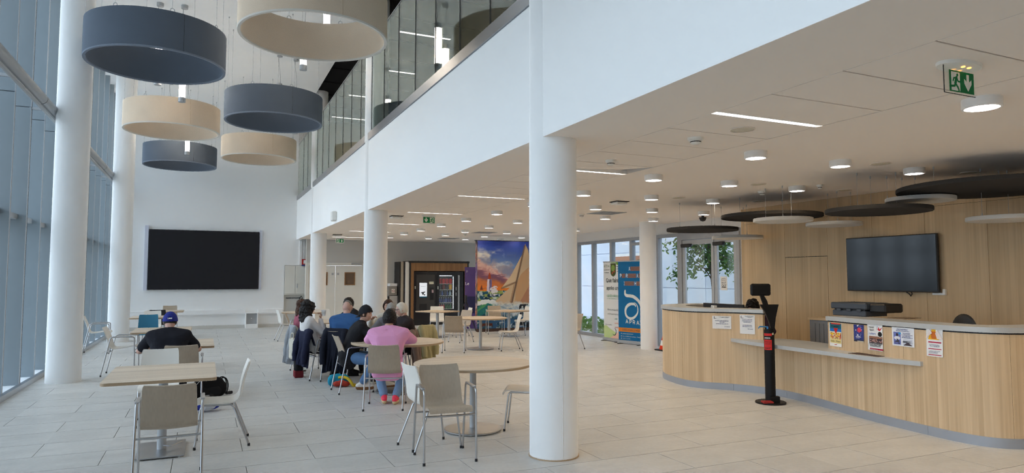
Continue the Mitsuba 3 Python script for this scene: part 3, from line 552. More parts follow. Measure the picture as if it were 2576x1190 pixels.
tag(obj('paper_stack', cat(bx(7.75, 7.95, 5.45, 5.68, 1.20, 1.207), bx(7.78, 7.98, 5.40, 5.6, 1.207, 1.212)), flat((120, 100, 80)), smooth=False), 'flat brown papers beside the printer', 'papers')
tag(obj('leaflet', bx(7.12, 7.3, 5.35, 5.75, .785, .789), flat((70, 55, 50)), smooth=False), 'dark flat leaflet lying on the low shelf of the desk', 'leaflet')
tag(obj('folder', bx(8.8, 9.1, 7.1, 7.4, 1.08, 1.095), flat((60, 50, 45)), smooth=False), 'dark folder on the cabinet behind the desk', 'folder')
oc = thing('office_chair', 'black rounded back of an office chair behind the right part of the desk', 'office chair')
obj('backrest', lathe([(0, -.03), (.18, -.028), (.215, 0), (.18, .028), (0, .03)], n=32).apply_transform(trimesh.transformations.rotation_matrix(PI / 2, (0, 1, 0))).apply_translation((0, 0, 0)).apply_transform(np.diag([1.0, .72, .9, 1])).apply_translation((8.6, 5.27, 1.06)), 'm_black', oc, 60)
obj('seat', rbx(8.4, 8.85, 5.02, 5.5, .45, .54, .04), 'm_black', oc); obj('stem', cat(cyl((8.6, 5.27, .08), (8.6, 5.27, .46), .03), bx(8.58, 8.62, 5.25, 5.29, .5, .85)), 'm_black', oc)
for k in range(5): obj('foot', cyl((8.6, 5.27, .08), (8.6 + .28 * math.cos(k * 1.2566), 5.27 + .28 * math.sin(k * 1.2566), .045), .022, 8), 'm_black', oc)
# ---- papers on the desk
def deskframe(s, z0, w, tilt=0.0, off=.004):
    _, C, N = seg(s, s + w, 2); U = C[1] - C[0]
    return Frame((C[0][0] + N[0][0] * off, C[0][1] + N[0][1] * off, z0), (U[0], U[1], 0), (tilt * U[0], tilt * U[1], 1))
def paper(s, z0, w, h, label, name, fn=None, tilt=0.0, nx=2, ny=2, cat_='notice', off=.006):
    f = deskframe(s, z0, w, tilt, off)
    t = thing(name, label, cat_); obj('sheet', f.sheet(w, h, max(nx, 8), max(ny, 8), fn or (lambda U, V: np.full(U.shape + (3,), 232.0)), bulge=lambda U, V: .006 * (1 - V) * (U - .3)), None, t); return t, f
B_ = (60, 70, 110)
t, f = paper(3.0, .923, .28, .195, 'white landscape notice taped to the left part of the desk front', 'notice')
obj('logo', cat(f.box(.025, .032, .155, .185, .003, .0035), f.box(.025, .06, .152, .157, .003, .0035)), flat((40, 45, 55)), t, False)
for v, a, b in ((.178, .10, .26), (.168, .13, .24)): scribble(f, a, b, v, .007, (120, 122, 130), t, n=.004)
for v, a, b in ((.118, .04, .24), (.098, .11, .18), (.072, .055, .235), (.03, .18, .26)): scribble(f, a, b, v, .009, B_, t, n=.005)
t, f = paper(3.405, .862, .23, .282, 'white portrait notice taped to the desk front, left of the gap', 'notice')
obj('logo', cat(f.box(.02, .027, .235, .265, .003, .0035), f.box(.02, .06, .232, .237, .003, .0035)), flat((40, 45, 55)), t, False)
for v, a, b in ((.262, .08, .21), (.252, .09, .21), (.242, .12, .18)): scribble(f, a, b, v, .007, (120, 122, 130), t, n=.004)
for v, a, b in ((.21, .04, .19), (.19, .04, .19), (.17, .06, .17), (.125, .045, .19), (.105, .04, .19), (.07, .12, .2)): scribble(f, a, b, v, .009, B_, t, n=.005)
def poster1(U, V):
    c = np.full(U.shape + (3,), 235.0)
    c = blend(c, (V > .14) & (U > .04) & (U < .97), (226, 206, 140))
    n = fb(U, V, 11, 3); n2 = fb(U, V, 17, 8)
    c = blend(c, ss(.60, .66, V + .08 * (n - .5)) * (U > .04) * (U < .97), (40, 110, 190)); c = blend(c, ss(.74, .80, V) * (U > .04) * (U < .97), (18, 92, 110)); c = blend(c, ss(.66, .61, V) * ss(.56, .60, V + .1 * (n2 - .5)), (235, 225, 200))
    m = (V > .33) & (V < .60) & (U > .06) & (U < .95)
    c = blend(c, m * ss(.5, .56, n), (190, 60, 40)); c = blend(c, m * ss(.55, .6, n2), (120, 60, 30)); c = blend(c, m * ss(.56, .62, fb(U, V, 23, 5)), (240, 225, 190)); c = blend(c, m * ss(.6, .64, fb(U, V, 13, 21)), (236, 190, 40))
    c = blend(c, inpoly(U, V, [(.34, .80), (.72, .80), (.58, .58), (.48, .58)]), (200, 40, 40)); c = blend(c, (V > .95) & (U > .15) & (U < .9), (205, 50, 45)); c = blend(c, V < .135, (238, 236, 232)); c = blend(c, inpoly(U, V, [(.4, .05), (.6, .07), (.6, .1), (.4, .08)]), (190, 70, 70))
    return c
t, f = paper(5.02, .823, .235, .295, 'colourful poster with a red funnel shape and yellow crowd on the desk front', 'poster', poster1, nx=60, ny=76, cat_='poster')
for v, a, b in ((.255, .05, .20), (.245, .08, .17)): scribble(f, a, b, v, .007, (15, 40, 50), t, n=.007)
for v, a, b in ((.07, .03, .10), (.06, .03, .11), (.07, .13, .22), (.06, .13, .21)): scribble(f, a, b, v, .005, (90, 80, 50), t, n=.007)
def poster2(U, V):
    c = np.zeros(U.shape + (3,)) + np.array([52, 62, 130.0]); c = blend(c, ss(.5, 1, V) * .5, (40, 45, 120)); c = blend(c, ss(.2, 0, V), (40, 45, 60))
    n = fb(U, V, 9, 4); d = np.hypot((U - .55) / .3, (V - .68) / .16)
    c = blend(c, (d + .9 * (n - .5) < .8), (215, 70, 90)); c = blend(c, (np.abs(np.hypot(U - .5, V - .66) - .3) < .05) & (fb(U, V, 14, 9) > .56), (225, 225, 230)); c = blend(c, (V < .06) & (U > .35), (200, 190, 170)); return c
t, f = paper(5.47, .922, .17, .205, 'small dark blue leaflet with a red figure on the desk front', 'leaflet', poster2, .07, 40, 48, 'leaflet')
for v, h_, a, b in ((.065, .008, .05, .12), (.053, .01, .04, .13), (.042, .007, .05, .11)): scribble(f, a, b, v, h_, (225, 225, 235), t, n=.007)
def poster3(U, V):
    c = np.full(U.shape + (3,), 234.0); n = fb(U, V, 14, 7)
    c = blend(c, (V > .26) & (V < .55) & (U > .1) & (U < .98), (150, 105, 85)); c = blend(c, (V > .28) & (V < .46) & (U > .1) & (U < .98) & (n > .46), (60, 48, 55)); c = blend(c, (V > .30) & (V < .42) & (U > .1) & (U < .98) & (fb(U, V, 22, 2) > .58), (205, 165, 165)); c = blend(c, (V > .26) & (V < .31) & (U > .1) & (U < .98), (70, 66, 70))
    c = blend(c, (V > .02) & (V < .085) & (U > .12), (175, 25, 60)); c = blend(c, inpoly(U, V, [(.66, .82), (.76, .93), (.80, .84), (.98, .92), (.86, .80), (.80, .76)]), (200, 45, 60)); c = blend(c, (np.abs(U - .64 - .3 * (V - .86)) < .012) & (V > .80) & (V < .96), (90, 110, 170)); c = blend(c, inpoly(U, V, [(.60, .8), (.63, .95), (.66, .95), (.64, .8)]), (190, 190, 205))
    c = blend(c, np.hypot((U - .82) / .15, (V - .645) / .115) < 1, (240, 240, 240)); c = blend(c, np.hypot((U - .82) / .135, (V - .645) / .10) < 1, (20, 20, 22)); return c
t, f = paper(5.70, .842, .23, .302, 'white poster reading Handi Sport Loisirs on the desk front', 'poster', poster3, 0, 60, 80, 'poster')
for q, u, v, h_, cc in (('Handi', .028, .262, .026, (45, 45, 50)), ('Sport', .036, .230, .026, (45, 45, 50)), ('Loisirs', .03, .185, .030, (90, 110, 180))): obj('lettering', f.text(q, u, v, h_ * .8, .004), flat(cc), t, False)
obj('phone_number', f.text('06 89 64 68 12', .05, .009, .010, .005), flat((235, 220, 225)), t, False)
for v, h_, a, b in ((.068, .01, .03, .21), (.055, .009, .04, .2), (.045, .006, .04, .2)): scribble(f, a, b, v, h_, (35, 35, 40), t, n=.0065)
for q in range(14): obj('perforation', f.box(.006, .010, .03 + q * .019, .037 + q * .019, .003, .0035), flat((120, 120, 125)), t, False)
def poster4(U, V):
    c = np.full(U.shape + (3,), 232.0) + np.array([-2, 0, 6.0]); n = fb(U, V, 12, 3)
    a = (U > .06) & (U < .40) & (V > .07) & (V < .74); c = blend(c, a, (110, 120, 185)); c = blend(c, a & (np.hypot((U - .23) / .05, (V - .60) / .09) < 1), (50, 45, 50)); c = blend(c, a & (np.hypot((U - .23) / .14, (V - .42) / .10) < 1), (225, 225, 235)); c = blend(c, a & (np.hypot((U - .21) / .13, (V - .24) / .14) < 1) & (n > .48), (70, 70, 85)); c = blend(c, a & (np.abs(np.hypot((U - .31) / .05, (V - .20) / .09) - .8) < .2), (40, 40, 50)); c = blend(c, np.hypot((U - .36) / .06, (V - .68) / .05) < 1, (30, 150, 205))
    b = (U > .48) & (U < .92) & (V > .05) & (V < .40); c = blend(c, b, (205, 210, 225)); c = blend(c, b & (np.abs(V - .24) < .05) & (n > .42), (90, 95, 105)); c = blend(c, inpoly(U, V, [(.50, .05), (.91, .05), (.74, .22), (.68, .22)]), (70, 60, 68)); return c
t, f = paper(6.06, .928, .29, .21, 'white landscape notice with a blue picture of a person on the desk front', 'notice', poster4, 0, 70, 50)
for v, h_, a, b in ((.185, .010, .07, .21), (.168, .010, .06, .23), (.148, .007, .14, .24), (.138, .007, .15, .24), (.125, .007, .13, .27), (.11, .009, .14, .24), (.096, .009, .13, .27)): scribble(f, a, b, v, h_, (80, 90, 130), t, n=.006)
def poster5(U, V):
    c = np.full(U.shape + (3,), 234.0); c = blend(c, (np.abs(U - .45) < .12 + .22 * ss(1.0, .6, V)) & (V > .62), (236, 178, 40)); c = blend(c, (np.abs(U - .45) < .10 + .1 * fb(U, V, 9, 2)) & (V > .66) & (V < .93), (205, 110, 45))
    for v0 in (.53, .28, .06): c = blend(c, (np.abs(V - v0) < .022) & (U > .12) & (U < .92 - .0 * v0), (175, 40, 70))
    return c
t, f = paper(6.49, .855, .19, .29, 'white leaflet with folded yellow top, rightmost on the desk front', 'leaflet', poster5, .10, 40, 60, 'leaflet')
for v, a, b in ((.125, .04, .15), (.115, .04, .16), (.105, .05, .15), (.055, .04, .16), (.045, .03, .14), (.035, .03, .13)): scribble(f, a, b, v, .006, (130, 130, 150), t, n=.006)
obj('folded_flap', cat(f.poly(Polygon([(0.0, .19), (.045, .29), (.075, .25)]), .008), f.poly(Polygon([(.19, .19), (.135, .29), (.11, .25), (.13, .19)]), .008)), flat((226, 214, 210)), t, False)
# door notice
df = Frame((XR - .034, 11.56, 1.43), (0, -1, 0)); t = thing('door_notice', 'white notice stuck on the glass of the right door leaf', 'notice'); obj('sheet', df.box(0, .21, 0, .30, 0, .002), flat((228, 226, 222)), t, False); obj('border', cat(df.box(.03, .18, .235, .239, .002, .003), df.box(.03, .18, .05, .054, .002, .003), df.box(.03, .034, .05, .235, .002, .003), df.box(.176, .18, .05, .235, .002, .003)), flat((60, 60, 60)), t, False)
for v, a, b in ((.255, .04, .16), (.20, .05, .16), (.165, .04, .17), (.145, .05, .15)): scribble(df, a, b, v, .012, (70, 70, 75), t, n=.003)
for u in (.07, .135): obj('emblem', df.poly(Point(u, .10).buffer(.026).difference(Point(u, .10).buffer(.018)), .003), flat((60, 60, 60)), t, False)
obj('caption_bar', df.box(.045, .165, .058, .072, .003, .004), flat((40, 40, 45)), t, False)
# ================================================================ vending corner, seascape panel, banners
vk = thing('vending_kiosk', 'walnut and black cabinet framing the two vending machines at the back wall', 'kiosk')
def wood_box(m_, key, parent, name):
    m2_, uv = wallfaces(m_); return obj(name, m2_, key, parent, False, uv=uv)
X0, X1, YK = 6.66, 8.92, 23.35
wood_box(cat(bx(X0 + .05, X1 - .05, YK, YK + .04, 1.95, 2.24)), 'm_walnut', vk, 'header')
for a, b in ((X0 + .05, X0 + .16), (X1 - .15, X1 - .05)): wood_box(bx(a, b, YK, YK + .04, 0, 1.95), 'm_walnut', vk, 'side_strip')
obj('black_frame', cat(bx(X0 - .03, X1 + .03, YK - .02, 24.19, 2.24, 2.31), bx(X0, X0 + .05, YK - .01, 24.19, 0, 2.24), bx(X1 - .05, X1, YK - .01, 24.19, 0, 2.24)), 'm_black', vk, False)
for i, (a, b) in enumerate(((6.33, 6.38), (6.385, 6.47), (6.475, 6.52), (6.525, 6.655))): obj('wing_slat', bx(a, b, YK + .16 - .04 * i, 24.19, 0, 2.28 - .0 * i), ['m_black', mat('wing', (.42, .36, .28), .6), 'm_black', 'm_plastic'][i], vk, False)
v1 = thing('vending_machine', 'black hot drinks machine with a bright screen, left in the walnut cabinet', 'vending machine')
mat('vblack', (.010, .010, .012), .25, spec=.6); mat('vpanel', (.05, .048, .045), .25)
obj('case', bx(6.83, 7.70, YK + .06, 24.15, .02, 1.93), 'm_vblack', v1, False)
obj('front_panel', bx(6.93, 7.62, YK + .045, YK + .06, .5, 1.82), 'm_vpanel', v1, False)
obj('screen', emit(bx(7.045, 7.325, YK + .03, YK + .045, 1.03, 1.52), (.40, .45, .52)), None, v1); obj('screen_bar', bx(7.045, 7.325, YK + .025, YK + .045, .99, 1.03), flat((40, 110, 140)), v1, False)
f = Frame((7.045, YK + .029, 1.03), (1, 0, 0)); obj('screen_picture', cat(f.poly(Point(.13, .10).buffer(.035)), f.poly(Point(.19, .06).buffer(.025)), f.poly(Polygon([(.05, .12), (.2, .14), (.22, .18), (.06, .15)]))), 'm_black', v1, False); scribble(f, .05, .23, .36, .012, (110, 120, 130), v1)
obj('coin_panel', bx(7.44, 7.58, YK + .03, YK + .045, .90, 1.34), 'm_vblack', v1, False); obj('card_reader', rbx(7.50, 7.57, YK + .015, YK + .03, 1.16, 1.27, .005), flat((190, 165, 170)), v1); obj('label_plate', bx(7.41, 7.58, YK + .04, YK + .046, 1.47, 1.565), flat((215, 212, 190)), v1, False)
obj('cup_bay', bx(7.05, 7.33, YK + .04, YK + .047, .45, .76), 'm_black', v1, False); obj('handle', rbx(6.87, 6.90, YK + .03, YK + .06, 1.3, 1.4, .004), 'm_plastic', v1)
v2 = thing('vending_machine', 'black snack and drinks machine with a lit glass window, right in the walnut cabinet', 'vending machine')
obj('case', cat(bx(7.71, 8.74, YK + .5, 24.15, .02, 1.93), bx(7.71, 7.80, YK + .06, YK + .5, .02, 1.93), bx(8.36, 8.74, YK + .06, YK + .5, .02, 1.93), bx(7.8, 8.36, YK + .06, YK + .5, 1.80, 1.93), bx(7.8, 8.36, YK + .06, YK + .5, .02, .55)), 'm_vblack', v2, False)
obj('light_strip', emit(bx(8.345, 8.36, YK + .1, YK + .12, .56, 1.75), np.array([.8, .85, 1]) * 1.6), None, v2); obj('lamp', emit(bx(7.82, 8.3, YK + .12, YK + .14, 1.77, 1.79), np.array([.8, .85, 1]) * 3.5), None, v2)
obj('grey_stile', bx(8.52, 8.58, YK + .04, YK + .06, .1, 1.80), 'm_alu', v2, False); obj('keypad', bx(8.40, 8.50, YK + .05, YK + .06, 1.0, 1.6), 'm_vblack', v2, False); obj('handle', rbx(7.73, 7.76, YK + .03, YK + .06, 1.28, 1.4, .004), 'm_plastic', v2)
for q in (1.1, 1.3): obj('key', bx(8.43, 8.46, YK + .04, YK + .05, q - .06, q + .06), 'm_alu', v2, False)
obj('glass', bx(7.8, 8.36, YK + .062, YK + .066, .55, 1.8), 'm_glass', v2, False)
zs = [.57, .80, 1.05, 1.27, 1.48]
for z in zs: obj('shelf', bx(7.8, 8.33, YK + .12, YK + .5, z - .012, z), 'm_plastic', v2, False)
sn = [(180, 40, 45), (205, 60, 60), (200, 45, 50), (60, 55, 70), (225, 165, 50), (120, 60, 60), (215, 150, 40), (60, 60, 80), (90, 110, 190), (80, 90, 160), (70, 80, 150), (190, 40, 50), (170, 35, 45), (60, 120, 70), (190, 60, 60)]
bot = ply(lathe([(0, 0), (.03, 0), (.032, .02), (.032, .11), (.012, .15), (.012, .17), (0, .17)], n=12), None, 40)
def snack(x, z, kind, rgb, label, grp):
    t = thing(kind, label, kind.replace('_', ' '), grp)
    if kind == 'snack_bag': obj('bag', rbx(x - .055, x + .055, YK + .14, YK + .2, z, z + .19, .02), flat(rgb), t)
    else:
        d = {**bot, 'bsdf': {'type': 'ref', 'id': flat(rgb, .2)}}; obj('bottle_body', d, None, t, tw=T().translate([x, YK + .17, z])); obj('cap', cyl((x, YK + .17, z + .165), (x, YK + .17, z + .185), .013, 10), flat((215, 215, 220)), t)
for i in range(4): snack(7.87 + .13 * i, 1.48, 'snack_bag', sn[i if i < 3 else 2], 'red snack bag on the top shelf of the lit vending machine', 'snack bags on the top shelf')
for i in range(4): snack(7.87 + .13 * i, 1.27, 'snack_bag', (sn[3], sn[5], sn[3], sn[4])[i], ('dark snack bag on the second vending shelf, far left', 'brown red snack bag on the second vending shelf', 'dark snack bag on the second vending shelf, beside the yellow one', 'yellow snack bag on the second vending shelf')[i], None)
for i in range(5): snack(7.85 + .1 * i, 1.05, 'snack_bag' if i in (0, 2) else 'drink_bottle', (sn[7], sn[8], sn[3], sn[9], (200, 220, 235))[i], ('dark pack on the third vending shelf, left', 'violet bottle on the third vending shelf', 'dark pack in the middle of the third vending shelf', 'blue bottle on the third vending shelf', 'white bottle on the third vending shelf')[i], None)
for i in range(6): snack(7.84 + .085 * i, .80, 'drink_bottle', sn[8 + i % 3], 'blue water bottle on the fourth vending shelf', 'water bottles in the vending machine')
for i in range(6): snack(7.84 + .085 * i, .57, 'drink_bottle', sn[11] if i < 3 else sn[13], 'red drink bottle on the lowest vending shelf' if i < 3 else 'green drink bottle on the lowest vending shelf', 'red bottles in the vending machine' if i < 3 else 'green bottles in the vending machine')
bn = thing('waste_bin', 'grey brown waste cabinet with a no-waste sign, left of the vending cabinet', 'waste bin')
obj('cabinet', cat(bx(6.0, 6.3, 23.7, 24.15, 1.08, 1.40)), mat('bin', (.25, .23, .21), .5), bn, False); obj('lower_cabinet', bx(6.02, 6.32, 23.7, 24.15, 0, 1.06), mat('bin2', (.45, .43, .41), .5), bn, False); obj('tissue_box', bx(6.05, 6.32, 23.75, 24.1, 1.40, 1.50), 'm_white', bn, False)
f = Frame((6.1, 23.69, 1.16), (1, 0, 0)); obj('sign', f.box(0, .12, 0, .14, 0, .005), flat((225, 220, 215)), bn, False); obj('prohibition_ring', cat(f.poly(Point(.06, .07).buffer(.045).difference(Point(.06, .07).buffer(.034)), .006), f.poly(Polygon([(.028, .10), (.036, .106), (.092, .04), (.084, .034)]), .007)), flat((150, 40, 40)), bn, False); obj('handle', bx(5.96, 6.02, 23.68, 23.72, .95, 1.05), 'm_black', bn, False)
# seascape light panel
def seascape(U, V):
    u = U * 1.6; v = V * 2.88
    n1 = fb(u, v * 1.5, 1.6, 1, 5); n2 = fb(u, v, 4.0, 5, 5); n3 = fb(u * .7, v * 2.4, 6.0, 9, 5); n4 = fb(u + .3 * n2, v, 13, 2, 4)
    c = np.zeros(U.shape + (3,)) + np.array([45, 72, 165.0])
    c = blend(c, ss(.95, .7, V), (110, 140, 190)); c = blend(c, ss(.93, .99, V + .1 * (n3 - .5)), (35, 55, 150))
    c = blend(c, ss(.47, .62, n1 + .1 * (n2 - .5)) * ss(.97, .84, V) * ss(.45, .6, V), (225, 220, 220)); c = blend(c, ss(.5, .62, n2) * ss(.9, .7, V) * .8, (150, 145, 165)); 
    c = blend(c, ss(.06, -.05, V - .80 + .35 * U + .22 * (n2 - .5)) * ss(.35, .5, V), (228, 190, 180)); c = blend(c, ss(.06, -.05, V - .72 + .30 * U + .3 * (n4 - .5)) * .9, (196, 140, 140)); c = blend(c, ss(.05, -.04, V - .68 + .28 * U + .20 * (n3 - .5)), (120, 80, 105))
    c = blend(c, ss(.58, .50, V + .12 * (n2 - .5)), (205, 120, 70)); c = blend(c, ss(.50, .46, V + .05 * (n2 - .5)) * (n3 > .4), (235, 130, 50))
    sea = ss(.435, .425, V + .03 * (n4 - .5)); c = blend(c, sea, (36, 84, 110)); c = blend(c, sea * ss(.5, .56, n4), (150, 165, 90)); c = blend(c, sea * ss(.40, .38, V) * ss(.5, .58, fb(u, v * 2, 8, 31)), (20, 52, 80))
    c = blend(c, sea * ss(.56, .66, fb(u * 1.4, v, 11, 12)) * .85, (205, 216, 216))
    # lighthouse and little sailing boat
    c = blend(c, inpoly(U, V, [(.17, .42), (.27, .42), (.262, .56), (.182, .56)]), (215, 205, 225)); c = blend(c, inpoly(U, V, [(.215, .42), (.27, .42), (.262, .56), (.22, .56)]), (120, 105, 150)); c = blend(c, inpoly(U, V, [(.195, .56), (.25, .56), (.246, .60), (.23, .635), (.212, .635), (.2, .60)]), (170, 70, 40)); c = blend(c, inpoly(U, V, [(.22, .51), (.235, .51), (.235, .55), (.22, .55)]), (90, 60, 60)); c = blend(c, inpoly(U, V, [(.045, .44), (.10, .44), (.075, .50)]), (110, 55, 45))
    c = blend(c, (np.hypot((U - .30) / .13, (V - .43) / .07) + 1.3 * (n4 - .5) + .5 * (n2 - .5) < .62), (228, 222, 226))
    # wave
    wv = inpoly(U, V, [(0, .14), (0, .245), (.12, .285), (.28, .295), (.42, .25), (.50, .14)]); c = blend(c, wv, (40, 118, 118)); c = blend(c, wv * ss(.46, .6, fb(u * 2 - v * 3, v * .6 + u, 5, 44)), (86, 158, 108)); c = blend(c, wv & (V < .2) & (n2 > .45), (20, 62, 88)); 
    c = blend(c, (np.abs(V - .29 - .015 * np.sin(U * 8) + .05 * (n4 - .5)) < .022) & (U < .5), (232, 238, 236))
    # sails
    A = (214, 184, 148); Bc = (176, 138, 104)
    c = blend(c, inpoly(U, V, [(.90, .975), (.96, .90), (1.0, .74), (1.0, .26), (.40, .27), (.33, .31), (.60, .46), (.44, .455), (.66, .62), (.84, .83)]), A)
    c = blend(c, inpoly(U, V, [(.70, .27), (.72, .5), (.82, .62), (1.0, .72), (1.0, .27)]), (205, 160, 116)); c = blend(c, inpoly(U, V, [(.44, .455), (.72, .54), (.76, .60), (.84, .85), (.62, .60)]), (224, 196, 160)); c = blend(c, ss(.03, 0, np.abs(U - .72 - .17 * (V - .5) / .45)) * (V > .27) * (V < .96) * .75, (70, 48, 40)); c = blend(c, ss(.02, 0, np.abs(V - .47 - .25 * (U - .5))) * (U > .44) * (U < .72) * .7, (120, 84, 60)); c = blend(c, inpoly(U, V, [(.60, .28), (.63, .28), (.69, .5), (.68, .5)]), Bc); c = blend(c, ss(.03, 0, np.abs(U - .98 + .25 * (1 - V) * (V < .8) * 0)) * .4, Bc)
    c = blend(c, inpoly(U, V, [(.99, .5), (.8, .3), (.98, .28)]) * .5, (170, 100, 78))
    # foam and rocks
    fm = ss(.31, .25, V + .10 * (n4 - .5)) * ss(.24, .30, U) * ss(.10, .18, V); c = blend(c, fm * .85, (206, 212, 216)); c = blend(c, fm * ss(.46, .62, n4) * .75, (120, 150, 176)); c = blend(c, fm * ss(.50, .62, fb(u * 1.3, v * 2, 16, 90)) * .6, (232, 226, 205)); c = blend(c, ss(.20, .12, V) * ss(.42, .58, n4) * .8, (30, 66, 96)); c = blend(c, (V < .22) * ss(.54, .62, fb(u * 2, v, 9, 60)) * (U > .15) * .8, (222, 226, 230)); c = blend(c, (V < .27) & (U > .78) & (fb(u * 1.5, v, 9, 71) > .52), (32, 34, 42)); c = blend(c, (V < .12) & (fb(u, v * 1.8, 6, 80) > .5), (52, 92, 130)); c = blend(c, (V < .06) & (U > .06) & (U < .28) & (n2 > .5), (96, 48, 34)); c = blend(c, (V < .10) & (U > .70) & (n2 > .40), (26, 28, 34))
    return c
sp = thing('seascape_panel', 'tall printed panel showing a sailing ship, lighthouse and waves', 'display panel'); f = Frame((7.82, 19.69, .10), (1, 0, 0))
obj('print', f.sheet(2.05, 2.78, 240, 330, lambda U, V: seascape(U * 2.05 / 1.86, V), .001), None, sp)
obj('body', bx(7.82, 9.87, 19.695, 19.85, .1, 2.88), 'm_white', sp, False); obj('top_edge', bx(7.78, 9.90, 19.68, 19.86, 2.88, 2.90), flat((30, 32, 60)), sp, False); obj('plinth', bx(7.84, 9.86, 19.7, 19.84, 0, .1), flat((84, 62, 52)), sp, False)
fs = Frame((7.815, 19.85, .10), (0, -1, 0)); obj('side_print', fs.sheet(.155, 2.78, 8, 160, lambda U, V: seascape(.3 + .5 * U, np.abs((V * 3) % 2 - 1)) * .5 + np.array([100, 60, 60.]) * (fb(U, V, 20, 3)[..., None] > .5), .001), None, sp)
for q, u in (('Marcel John', 1.22),): obj('signature', f.text(q, u, .03, .05, .003), flat((235, 235, 235)), sp, False)
rp = thing('roll_up_banner', 'purple roll-up banner half hidden behind the seascape panel', 'banner'); f = Frame((7.66, 20.4, .05), (1, 0, 0)); obj('sheet', f.box(0, .5, 0, 2.0, 0, .004), flat((92, 72, 130)), rp, False); obj('base', bx(7.66, 8.16, 20.3, 20.5, 0, .06), 'm_alu', rp, False)
obj('lettering', cat(f.text('Le', .02, 1.42, .09, .005, True), f.text('D', .05, 1.83, .06, .005)), flat((225, 220, 232)), rp, False); obj('dark_print', f.box(0, .5, .5, 1.05, .004, .006), flat((50, 50, 90)), rp, False)
tp_ = thing('tripod', 'black tripod standing in front of the purple banner', 'tripod'); c0 = np.array([7.55, 20.0, 1.05]); obj('head', cyl(c0 - [0, 0, .12], c0 + [0, 0, .1], .035, 12), 'm_black', tp_)
for a in (0.3, 2.4, 4.4): obj('leg', cyl(c0 - [0, 0, .05], (7.55 + .42 * math.cos(a), 20 + .42 * math.sin(a), 0), .014, 8), 'm_black', tp_)
# roll-up banners by the round column
def rollup(P0, P1, label, rgb):
    P0, P1 = np.array(P0), np.array(P1); d = P1 - P0; L = np.linalg.norm(d); t = thing('roll_up_banner', label, 'banner'); f = Frame((*P0, .09), (d[0], d[1], 0))
    obj('sheet', f.box(0, L, 0, 2.03, 0, .003), flat(rgb), t, False); obj('top_rail', f.box(-.01, L + .01, 2.03, 2.06, -.01, .012), 'm_alu', t, False); obj('base', f.box(-.01, L + .01, -.075, 0, -.05, .05), 'm_alu', t, False); 
    for u in (.1, L - .1): obj('foot', f.box(u - .02, u + .02, -.09, -.075, -.16, .16), 'm_black', t, False)
    obj('pole', cyl(f.at(L / 2, 0, -.03), f.at(L / 2, 2.03, -.03), .01, 8), 'm_alu', t)
    return t, f
K_ = (40, 42, 46)
t, f = rollup((9.99, 15.74), (10.0, 14.90), 'white roll-up banner asking Que faire apres une cerebrolesion, against the windows', (226, 226, 224))
obj('green_corner', f.poly(Polygon([(.32, 2.03), (.84, 2.03), (.84, 1.94), (.58, 1.97)]), .004), flat((110, 160, 60)), t, False)
sh_ = Polygon([(.34, 2.0), (.60, 2.0), (.60, 1.74), (.56, 1.68), (.47, 1.64), (.38, 1.68), (.34, 1.74)])
e = obj('emblem', f.poly(sh_, .006), flat((70, 80, 40)), t, False); obj('tree', f.poly(Point(.47, 1.87).buffer(.09), .008), flat((120, 150, 70)), e, False); obj('figures', cat(f.poly(Point(.44, 1.74).buffer(.03), .009), f.poly(Point(.52, 1.78).buffer(.03), .009)), flat((180, 80, 60)), e, False); obj('outline', f.poly(sh_.buffer(.012).difference(sh_), .006), flat((232, 232, 228)), e, False)
obj('heading', f.text('AFTC 44', .02, 1.90, .07, .005, width=.28), flat((110, 125, 90)), t, False)
for v, a, b in ((1.82, .02, .3), (1.74, .05, .26), (1.90, .62, .82), (1.84, .62, .82), (1.78, .64, .82)): scribble(f, a, b, v, .022, (70, 75, 70), t, n=.005)
for q, u, v, h_, w, cc in (('Que faire', .13, 1.39, .105, .60, K_), ('après une', .14, 1.19, .095, .64, K_), ('cérébrolésion ?', .15, .99, .08, .68, (60, 140, 90)), ('Notre association', .19, .63, .05, .56, (60, 70, 90)), ('est là pour écouter', .20, .52, .045, .58, (80, 90, 85)), ('aider', .52, .40, .045, .14, (60, 110, 90)), ('partager', .52, .285, .045, .26, (225, 150, 110)), ('soutenir', .53, .175, .045, .25, (205, 110, 90))):
    obj('lettering', f.text(q, u, v + .10, h_, .005, bold=h_ > .09, width=w), flat(cc), t, False)
obj('underline', f.box(.16, .72, 1.045, 1.055, .004, .006), flat((60, 120, 80)), t, False)
obj('lower_wave', cat(f.poly(Polygon([(0, 0), (0, .30), (.1, .33), (.3, .24), (.5, .18), (.84, .02), (.84, 0)]), .004)), flat((196, 214, 150)), t, False); obj('orange_wave', f.poly(Polygon([(.84, 0), (.84, .28), (.65, .16), (.45, .06), (.3, 0)]), .005), flat((240, 196, 176)), t, False)
obj('logo_ring', f.poly(Point(.50, .17).buffer(.10).difference(Point(.485, .18).buffer(.088)), .007), flat((70, 80, 80)), t, False)
t2, f2 = t, f
for q, u, v, h_, w in (('Nous contacter', .35, .50 - .12, .03, .42), ('07 60 85 39 76', .42, .445 - .12, .026, .32), ('aftc44@gmail.com', .36, .39 - .12, .028, .44)): pass
for q, v, h_, w, cc in (('Nous contacter', .245 + .05, .028, .30, (130, 130, 130)),): obj('lettering', f.text(q, .08, v + .04, h_, .008, width=w), flat(cc), t, False)
t, f = rollup((9.885, 14.87), (10.105, 14.05), 'blue roll-up banner lettered A PRAIH with a white spiral, beside the round column', (4, 104, 158))
SAL = (176, 120, 104)
